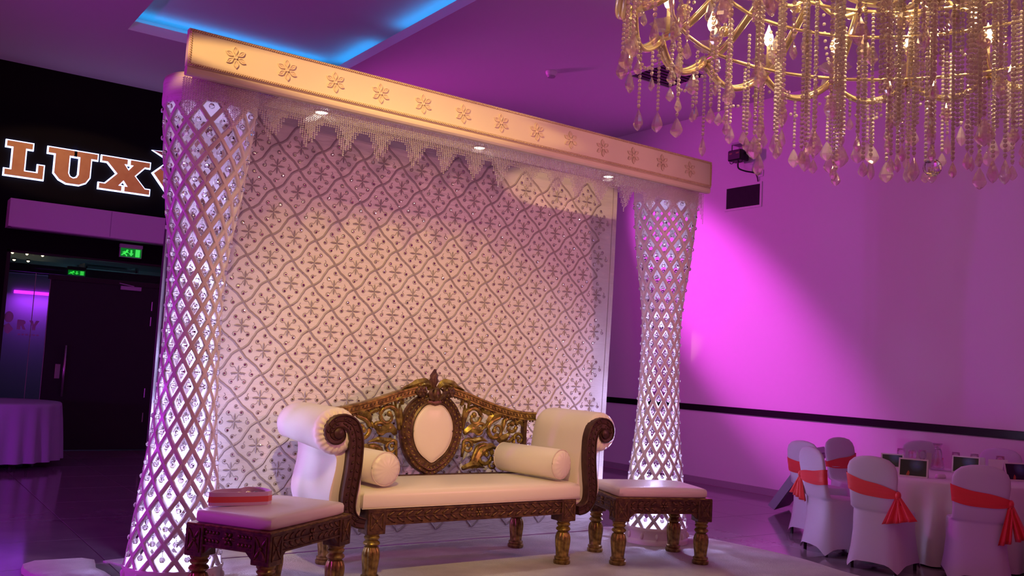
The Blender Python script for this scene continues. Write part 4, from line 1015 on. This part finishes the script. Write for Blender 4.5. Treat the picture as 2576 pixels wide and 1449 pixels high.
for (r, nn, zt, zb, jit, big) in ((1.06, 30, 3.04, 2.74, .06, .3), (.88, 26, 3.20, 2.63, .05, .4), (.70, 22, 3.26, 2.49, .05, .5), (.50, 17, 3.26, 2.45, .05, .5), (.32, 12, 3.26, 2.42, .04, .4), (.15, 7, 3.2, 2.40, .03, .3)):
    for k in range(nn):
        a = 2*PI*(k + rnd.uniform(-.2, .2))/nn; rr = r + rnd.uniform(-.03, .03)
        x, y, _ = pol(rr, a, 0); zz = zb + rnd.uniform(-jit*.6, jit)
        string(x, y, zt + rnd.uniform(-.1, .0), zz, pend=pend_l if rnd.random() < big else pend_s)
        if k % 2 == 0:
            for q in (1, 2): string(x + .018*q*math.sin(a), y - .018*q*math.cos(a), zt - .1, zz + .10 + .03*q)
        if k % 3 == 0: inst('pendant', pend_l, chan, (x*1.02, y*1.02, zt - rnd.uniform(.1, .35)), (0, 0, rnd.uniform(0, PI)))
    b = MB(); b.tube([pol(r, 2*PI*q/48, zt) for q in range(49)], .009, 6, caps=False); b.build('ring', M['gilt'], chan, smooth=True)
string(0, 0, 3.0, 2.375)
b = MB(); b.ell((0, 0, 2.335), (.036, .036, .036), 16, 10); b.build('crystal_ball', M['crystal'], chan)
stuff(beads.build('bead_strings', M['prismbead'], chan))
for k in range(10):
    a = 2*PI*(k*2 + .0)/NA; x, y, _ = pol(RN - .03, a, 0)
    light('candle_and_fill_light', 'POINT', (CX + x*1.0, CY + y*1.0, 3.36), 0.7, (1.0, 0.60, 0.30), shadow_soft_size=0.02)
for k in range(4):  # added points inside the bead curtain, set apart from the candles
    a = PI/4 + k*PI/2; x, y, _ = pol(.62, a, 0)
    light('candle_and_fill_light', 'POINT', (CX + x, CY + y, 3.30), 3.0, (1.0, 0.60, 0.30), shadow_soft_size=0.02)

light('chandelier_fill', 'SPOT', (CX, CY, 4.62), 950, (1.0, 0.74, 0.42), (CX, CY, 0), spot_size=1.45, spot_blend=0.55, shadow_soft_size=0.05)  # added spot over the crystals to brighten them, no fitting there

# ------------------------------------------------------------------ banquet chairs
def sup(a_, b_, cy_, z, n=40, p=2.6, hem=0.0, lean=0.0):
    ring = []
    for k in range(n):
        t = 2*PI*k/n; c, s = math.cos(t), math.sin(t)
        x = a_*math.copysign(abs(c)**(2/p), c); y = cy_ + b_*math.copysign(abs(s)**(2/p), s)
        ring.append((x, y, z + hem*(abs(math.cos(2*t))**1.3)))
    return ring
def cover_mesh():
    b = MB(); R_ = [sup(.232, .245, 0, .012, p=5, hem=.065), sup(.215, .228, 0, .15, p=4.2, hem=.03), sup(.203, .213, 0, .30, p=4), sup(.202, .212, 0, .42, p=4), sup(.200, .210, -.002, .455, p=4), sup(.196, .204, -.010, .468, p=4),
        sup(.194, .115, -.103, .473, p=3.4), sup(.192, .045, -.180, .49, p=3), sup(.190, .036, -.200, .56, p=3), sup(.194, .032, -.220, .66, p=3), sup(.203, .031, -.232, .74, p=3), sup(.200, .030, -.240, .80, p=3), sup(.182, .028, -.246, .845, p=2.8), sup(.140, .025, -.250, .88, p=2.6), sup(.075, .020, -.253, .898, p=2.4), sup(.02, .01, -.254, .903, p=2.2)]
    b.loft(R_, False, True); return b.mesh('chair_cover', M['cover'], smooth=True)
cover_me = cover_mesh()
b = MB()
for sx in (-1, 1):
    for sy in (-1, 1): b.lathe([(.014, 0), (.014, .05)], 8, c=(sx*.20, sy*.21, 0))
feet = [None]
foot = MB(); foot.lathe([(.014, 0), (.014, .06)], 8); foot_me = foot.mesh('foot', M['black'])
def sash_mesh(tilt):
    b = MB(); rings = []
    for j, v in enumerate((0, .2, .4, .6, .8, 1)):
        ring = []
        for k in range(48):
            t = 2*PI*k/48; c, s = math.cos(t), math.sin(t)
            u = (c*.5 + .5)                                  # 1 at the knot side
            half = .060*(1 - .62*u**2.2) + .004; zc = .655 + tilt*(.5-u) - .012*math.sin(PI*u)
            z = zc - half + 2*half*v
            ax = .186 + (z-.56)*.10 + .008; by = .040 + .0025*math.sin(v*19 + k*.15)
            ring.append((ax*math.copysign(abs(c)**(2/3), c), -.215 - (z-.62)*.11 + by*math.copysign(abs(s)**(2/3), s), z))
        rings.append(ring)
    b.loft(rings, False, False); return b.mesh('sash', M['sash'], smooth=True)
def tail_mesh(L, sp, tilt):
    b = MB(); z0 = .655 - tilt*.5
    b.ell((.205, -.225, z0), (.022, .030, .032), 8, 6)
    for (dx, dl, ph) in ((-.02, L, 0.3), (.035, L*.86, 1.7)):
        rings = []
        for j in range(9):
            t = j/8; wd = .018 + sp*t; zc = z0 - .01 - dl*t
            ring = []
            for k in range(12):
                q = k/11 - .5; ring.append((.205 + dx*t*2.2 + q*2*wd, -.228 + .018*math.sin(q*13 + ph)*(.4 + t) - .02*t, zc + .03*q*t))
            ring += [(x, y - .004, z) for x, y, z in ring[::-1]]
            rings.append(ring)
        b.loft(rings)
    return b.mesh('sash_tail', M['sash'], smooth=True)
def chair(label, x, y, face, tilt=.06, tail=None, sash=True, mirror=False):
    t = thing('banquet_chair', label, 'chair', (x, y, 0), math.radians(face - 90), 'covered banquet chairs at the round table')
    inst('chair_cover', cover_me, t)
    for sx in (-1, 1):
        for sy in (-1, 1): inst('foot', foot_me, t, (sx*.175, sy*.185, 0))
    if sash:
        me = sash_mesh(tilt)
        if mirror: me.transform(Matrix.Diagonal((-1, 1, 1, 1))); me.flip_normals()
        inst('sash', me, t)
        if tail:
            me = tail_mesh(tail[0], tail[1], tilt)
            if mirror: me.transform(Matrix.Diagonal((-1, 1, 1, 1))); me.flip_normals()
            inst('sash_tail', me, t)
    return t
def back_at(x, y, face):                                  # chair centre from the spot of its back
    f = math.radians(face); return x + .235*math.cos(f), y + .235*math.sin(f)
for lab, (x, y), face, tilt, tail, mir in (
    ('white covered chair seen from behind, coral sash slanting down to a tail on its right', (6.66, 4.34), 9, .075, (.21, .055), False),
    ('white covered chair seen squarely from behind, nearest the right edge, long straight sash tail', (7.02, 3.66), 36, .055, (.29, .03), False),
    ('white covered chair seen side-on at the left, in front of the leaning case', (6.86, 5.05), -24, .02, (.20, .05), True),
    ('white covered chair beyond the side-on chair, only its rounded top showing over it', (7.47, 5.60), -8, .02, None, False),
    ('white covered chair beyond the table on its left, plain coral sash across it', (8.50, 5.92), -100, .05, None, False),
    ('white covered chair behind the table, next to the wall behind the glass carafe', (9.38, 5.53), -140, .03, None, False),
    ('white covered chair behind the table against the wall at the right edge', (9.42, 4.72), 188, .03, None, False),
    ('white covered chair cut off by the right edge, low beside the table', (7.80, 3.16), 73, .03, None, False)):
    cx_, cy_ = back_at(x, y, face); chair(lab, cx_, cy_, face, tilt, tail, True, mir)

# ------------------------------------------------------------------ round table and what is on it
TX, TY, TZ = 8.13, 4.51, .69
t = thing('banquet_table', 'round banquet table under a white floor length cloth by the right wall', 'table', (TX, TY, 0))
b = MB(); b.lathe([(.74, TZ - .04), (.74, TZ - .008)], 40); b.build('tabletop', M['grey'], t)
for k in range(4): a = PI/4 + k*PI/2; b = MB(); b.lathe([(.02, 0), (.02, TZ - .04)], 8, c=(.42*math.cos(a), .42*math.sin(a), 0)); b.build('leg', M['steel'], t)
def round_cloth(R, Z, hem, waves, n=144):
    b = MB(); rings = []
    for (r, z, amp) in ((.02, Z, 0), (R*.6, Z, 0), (R, Z - .001, 0), (R + .010, Z - .012, 0), (R + .014, Z - .05, .003), (R + .025, Z - .2, .012), (R + .04, Z - .45, .022), (R + .05, hem, .030)):
        rings.append([((r + amp*math.sin(waves*2*PI*k/n + .6*math.sin(5*2*PI*k/n)))*math.cos(2*PI*k/n), (r + amp*math.sin(waves*2*PI*k/n + .6*math.sin(5*2*PI*k/n)))*math.sin(2*PI*k/n), z) for k in range(n)])
    b.loft(rings[::-1], False, True); return b
o = round_cloth(.79, TZ, .012, 24).build('tablecloth', M['cloth'], None, smooth=True, loc=(TX, TY, .001)); tag(o, 'white floor length cloth over the round table on the right', 'tablecloth')
TOP = TZ + .002
# picture cards: dark night picture in a white border, folded as a tent
pm_ = bpy.data.materials.new('night_picture'); pm_.use_nodes = True; nt = pm_.node_tree; bs = nt.nodes['Principled BSDF']; bs.inputs['Roughness'].default_value = .3
tc = nt.nodes.new('ShaderNodeTexCoord'); gr = nt.nodes.new('ShaderNodeTexGradient'); gr.gradient_type = 'SPHERICAL'
mp = nt.nodes.new('ShaderNodeMapping'); mp.inputs['Location'].default_value = (-.12, 0, -.85); mp.inputs['Scale'].default_value = (8, 0, 8); mp.inputs['Location'].default_value = (-.2, 0, -.85)
cr_ = nt.nodes.new('ShaderNodeValToRGB'); e = cr_.color_ramp.elements; e[0].color = (.006, .008, .018, 1); e[1].color = (.12, .22, .42, 1); e[1].position = .95; q = e.new(.5); q.color = (.010, .018, .05, 1)
nz_ = nt.nodes.new('ShaderNodeTexNoise'); nz_.inputs['Scale'].default_value = 30; mx = nt.nodes.new('ShaderNodeMixRGB'); mx.blend_type = 'MULTIPLY'; mx.inputs[0].default_value = .6
nt.links.new(tc.outputs['Object'], mp.inputs['Vector']); nt.links.new(mp.outputs['Vector'], gr.inputs['Vector']); nt.links.new(gr.outputs['Fac'], cr_.inputs['Fac'])
nt.links.new(tc.outputs['Object'], nz_.inputs['Vector']); nt.links.new(cr_.outputs['Color'], mx.inputs[1]); nt.links.new(nz_.outputs['Color'], mx.inputs[2]); nt.links.new(mx.outputs['Color'], bs.inputs['Base Color'])
M['card'] = mat('white_card', (.82, .80, .80), .5); M['flametint'] = mat('orange_print', (.5, .12, .05), .4)
def picture_card(label, x, y, face, W=.235, H=.155):
    t = thing('picture_card', label, 'card', (x, y, TOP), math.radians(face + 90), 'dark picture cards on the round table')
    tl = .045
    b = MB(); b.add([(-W/2, -tl, 0), (W/2, -tl, 0), (W/2, 0, H), (-W/2, 0, H), (-W/2, -tl + .003, 0), (W/2, -tl + .003, 0), (W/2, .003, H), (-W/2, .003, H)], [(0, 1, 2, 3), (7, 6, 5, 4), (0, 4, 5, 1), (3, 2, 6, 7), (0, 3, 7, 4), (1, 5, 6, 2)])
    b.add([(-W/2, .003, H), (W/2, .003, H), (W/2, tl, 0), (-W/2, tl, 0), (-W/2, .0, H - .004), (W/2, .0, H - .004), (W/2, tl - .003, 0), (-W/2, tl - .003, 0)], [(1, 0, 3, 2), (4, 5, 6, 7), (2, 3, 7, 6), (0, 4, 7, 3), (1, 2, 6, 5)])
    b.build('folded_card', M['card'], t)
    b = MB(); m_ = .012; f = lambda x_, z_: (x_, -tl*(1 - z_/H) - .0008, z_)
    b.add([f(-W/2 + m_, m_), f(W/2 - m_, m_), f(W/2 - m_, H - m_), f(-W/2 + m_, H - m_)], [(0, 1, 2, 3)]); b.build('picture', pm_, t)
    b = MB(); g = lambda x_, z_: (x_, -tl*(1 - z_/H) - .0014, z_)
    b.add([g(-.055, .014), g(-.030, .014), g(-.026, .038), g(-.036, .055), g(-.046, .040)], [(0, 1, 2, 3, 4)]); b.build('flame_print', M['flametint'], t)
picture_card('dark picture card in the clear between the two nearest chairs', 7.56, 4.53, 204)
picture_card('dark picture card whose top strip shows above the nearest right chair', 8.55, 4.60, 203)
picture_card('dark picture card turned sideways at the right edge of the table', 8.44, 4.09, 240)
picture_card('dark picture card at the far left of the table beyond the first chair', 8.18, 5.12, 215, .20, .13)
def white_card(label, x, y, face, W, H):
    t = thing('place_card', label, 'card', (x, y, TOP), math.radians(face + 90), 'white cards on the round table')
    b = MB(); b.poly([(-W/2, 0), (W/2, 0), (W/2*.97, H), (-W/2, H*.98)], -.001, .001); b.build('front_leaf', M['card'], t, rot=(-.14, 0, 0))
    b = MB(); b.poly([(-W/2, 0), (W/2, 0), (W/2*.97, H), (-W/2, H*.98)], -.001, .001); b.build('back_leaf', M['card'], t, loc=(0, .05, 0), rot=(.2, 0, 0))
white_card('upright white card just left of the glass carafe', 8.52, 5.00, 208, .14, .150)
white_card('large upright white card behind the top of the nearest right chair', 8.80, 4.66, 205, .20, .14)
white_card('white card leaning behind the sideways picture card', 8.68, 4.36, 225, .17, .15)
t = thing('carafe', 'tall glass carafe with a flared neck in the middle of the table', 'carafe', (8.50, 4.85, TOP))
b = MB(); b.lathe([(.05, 0), (.062, .01), (.060, .04), (.040, .12), (.022, .18), (.020, .195), (.034, .225), (.046, .25), (.042, .25), (.030, .225), (.016, .195), (.018, .18), (.036, .12), (.055, .04), (.052, .014), (.0005, .012)], 20); b.build('glass_body', M['glass'], t, smooth=True)
b = MB(); b.lathe([(.021, .19), (.025, .194), (.025, .200), (.021, .204)], 16, cap0=False, cap1=False); b.build('neck_band', M['steel'], t, smooth=True)
wg = MB(); wg.lathe([(.032, 0), (.030, .003), (.006, .008), (.004, .02), (.004, .07), (.012, .08), (.034, .105), (.038, .135), (.034, .175), (.032, .175), (.036, .135), (.032, .107), (.010, .084), (.0005, .080)], 16); wine_me = wg.mesh('bowl', M['glass'], smooth=True)
for lab, x, y in (('wine glass beside the far left picture card', 8.36, 5.14), ('wine glass behind the first chair, second from the left', 8.32, 5.00), ('wine glass in front of the upright white card', 8.46, 4.98), ('wine glass just right of the carafe', 8.66, 4.76), ('wine glass before the large white card', 8.70, 4.60), ('wine glass by the red napkin at the right', 8.78, 4.40)):
    t = thing('wine_glass', lab, 'glass', (x, y, TOP), group='glasses on the round table'); inst('bowl', wine_me, t)
def napkin(label, x, y, m, w_, h_, group=None):
    b = MB(); b.loft([[(w_*k_*math.cos(2*PI*q/14)*(1 + .15*math.sin(5*q)), w_*.6*k_*math.sin(2*PI*q/14)*(1 + .2*math.cos(3*q)), z) for q in range(14)] for k_, z in ((1, 0), (1.0, h_*.5), (.8, h_*.9), (.3, h_))])
    tag(b.build('napkin', M[m], None, smooth=True, loc=(x, y, TOP)), label, 'napkin', group)
napkin('red folded napkin left of the upright white card', 8.52, 5.14, 'sash', .06, .04, 'red napkins on the round table')
napkin('red folded napkin near the right end of the table', 8.86, 4.34, 'sash', .06, .04, 'red napkins on the round table')
napkin('crumpled white napkin right of the clear picture card', 7.76, 4.40, 'cloth', .06, .035, 'white napkins on the round table')
napkin('crumpled white napkin beside the sideways picture card', 8.22, 4.12, 'cloth', .055, .035, 'white napkins on the round table')

# leaning case behind the side-on chair
M['speck'] = mat('dark_floral_board', (.02, .012, .022), .4, noise=(16, (.45, .12, .2), .66, .72))
M['case'] = mat('grey_case_edge', (.30, .30, .36), .45)
t = thing('leaning_case', 'dark speckled case with a grey edge leaning on two struts left of the chairs', 'case', (8.46, 6.80, 0))
u = Vector((.35, -.94, 0)).normalized(); v2 = Vector((.94, .35, 0)).normalized(); sl = (u*.56 + Vector((0, 0, .83))).normalized(); nn = sl.cross(v2).normalized()
if nn.z > 0: nn = -nn
def slab(o0, a, bq, c): return [tuple(o0 + p) for p in (Vector(), a, a + bq, bq, c, a + c, a + bq + c, bq + c)]
FQ = [(0, 3, 2, 1), (4, 5, 6, 7), (0, 1, 5, 4), (1, 2, 6, 5), (2, 3, 7, 6), (3, 0, 4, 7)]
o0 = Vector((0, 0, .075))
b = MB(); b.add(slab(o0, sl*.80, v2*.55, nn*.085), FQ); me = b.mesh('shell', M['case']); me.validate(); inst('shell', me, t)
b = MB(); b.add(slab(o0 + nn*.086 + v2*.012 + sl*.012, sl*.776, v2*.526, nn*.004), FQ); b.build('speckled_face', M['speck'], t)
for k, off in enumerate((.03, .11)):
    p0 = o0 + sl*.36 + v2*off + nn*.10; p1 = Vector((p0.x + u.x*.34, p0.y + u.y*.34, .012)); b = MB(); b.tube([tuple(p0), tuple(p1)], .010, 8); b.build('strut', M['steel'], t, smooth=True)
b = MB(); b.add(slab(o0 + sl*.34 + v2*.01 + nn*.085, sl*.05, v2*.12, nn*.025), FQ); b.build('hinge_block', M['black'], t)

# left table by the entrance
t = thing('side_table', 'small round table by the black doors at the left edge', 'table', (1.42, 12.42, 0))
b = MB(); b.lathe([(.60, .70), (.60, .735)], 32); b.build('tabletop', M['grey'], t)
for k in range(4):
    a = .4 + k*PI/2; b = MB(); b.lathe([(.02, 0.0), (.02, .70)], 8, c=(.46*math.cos(a), .46*math.sin(a), 0)); b.lathe([(.045, 0), (.045, .05)], 10, c=(.46*math.cos(a), .46*math.sin(a), 0)); b.build('leg', M['black'], t)
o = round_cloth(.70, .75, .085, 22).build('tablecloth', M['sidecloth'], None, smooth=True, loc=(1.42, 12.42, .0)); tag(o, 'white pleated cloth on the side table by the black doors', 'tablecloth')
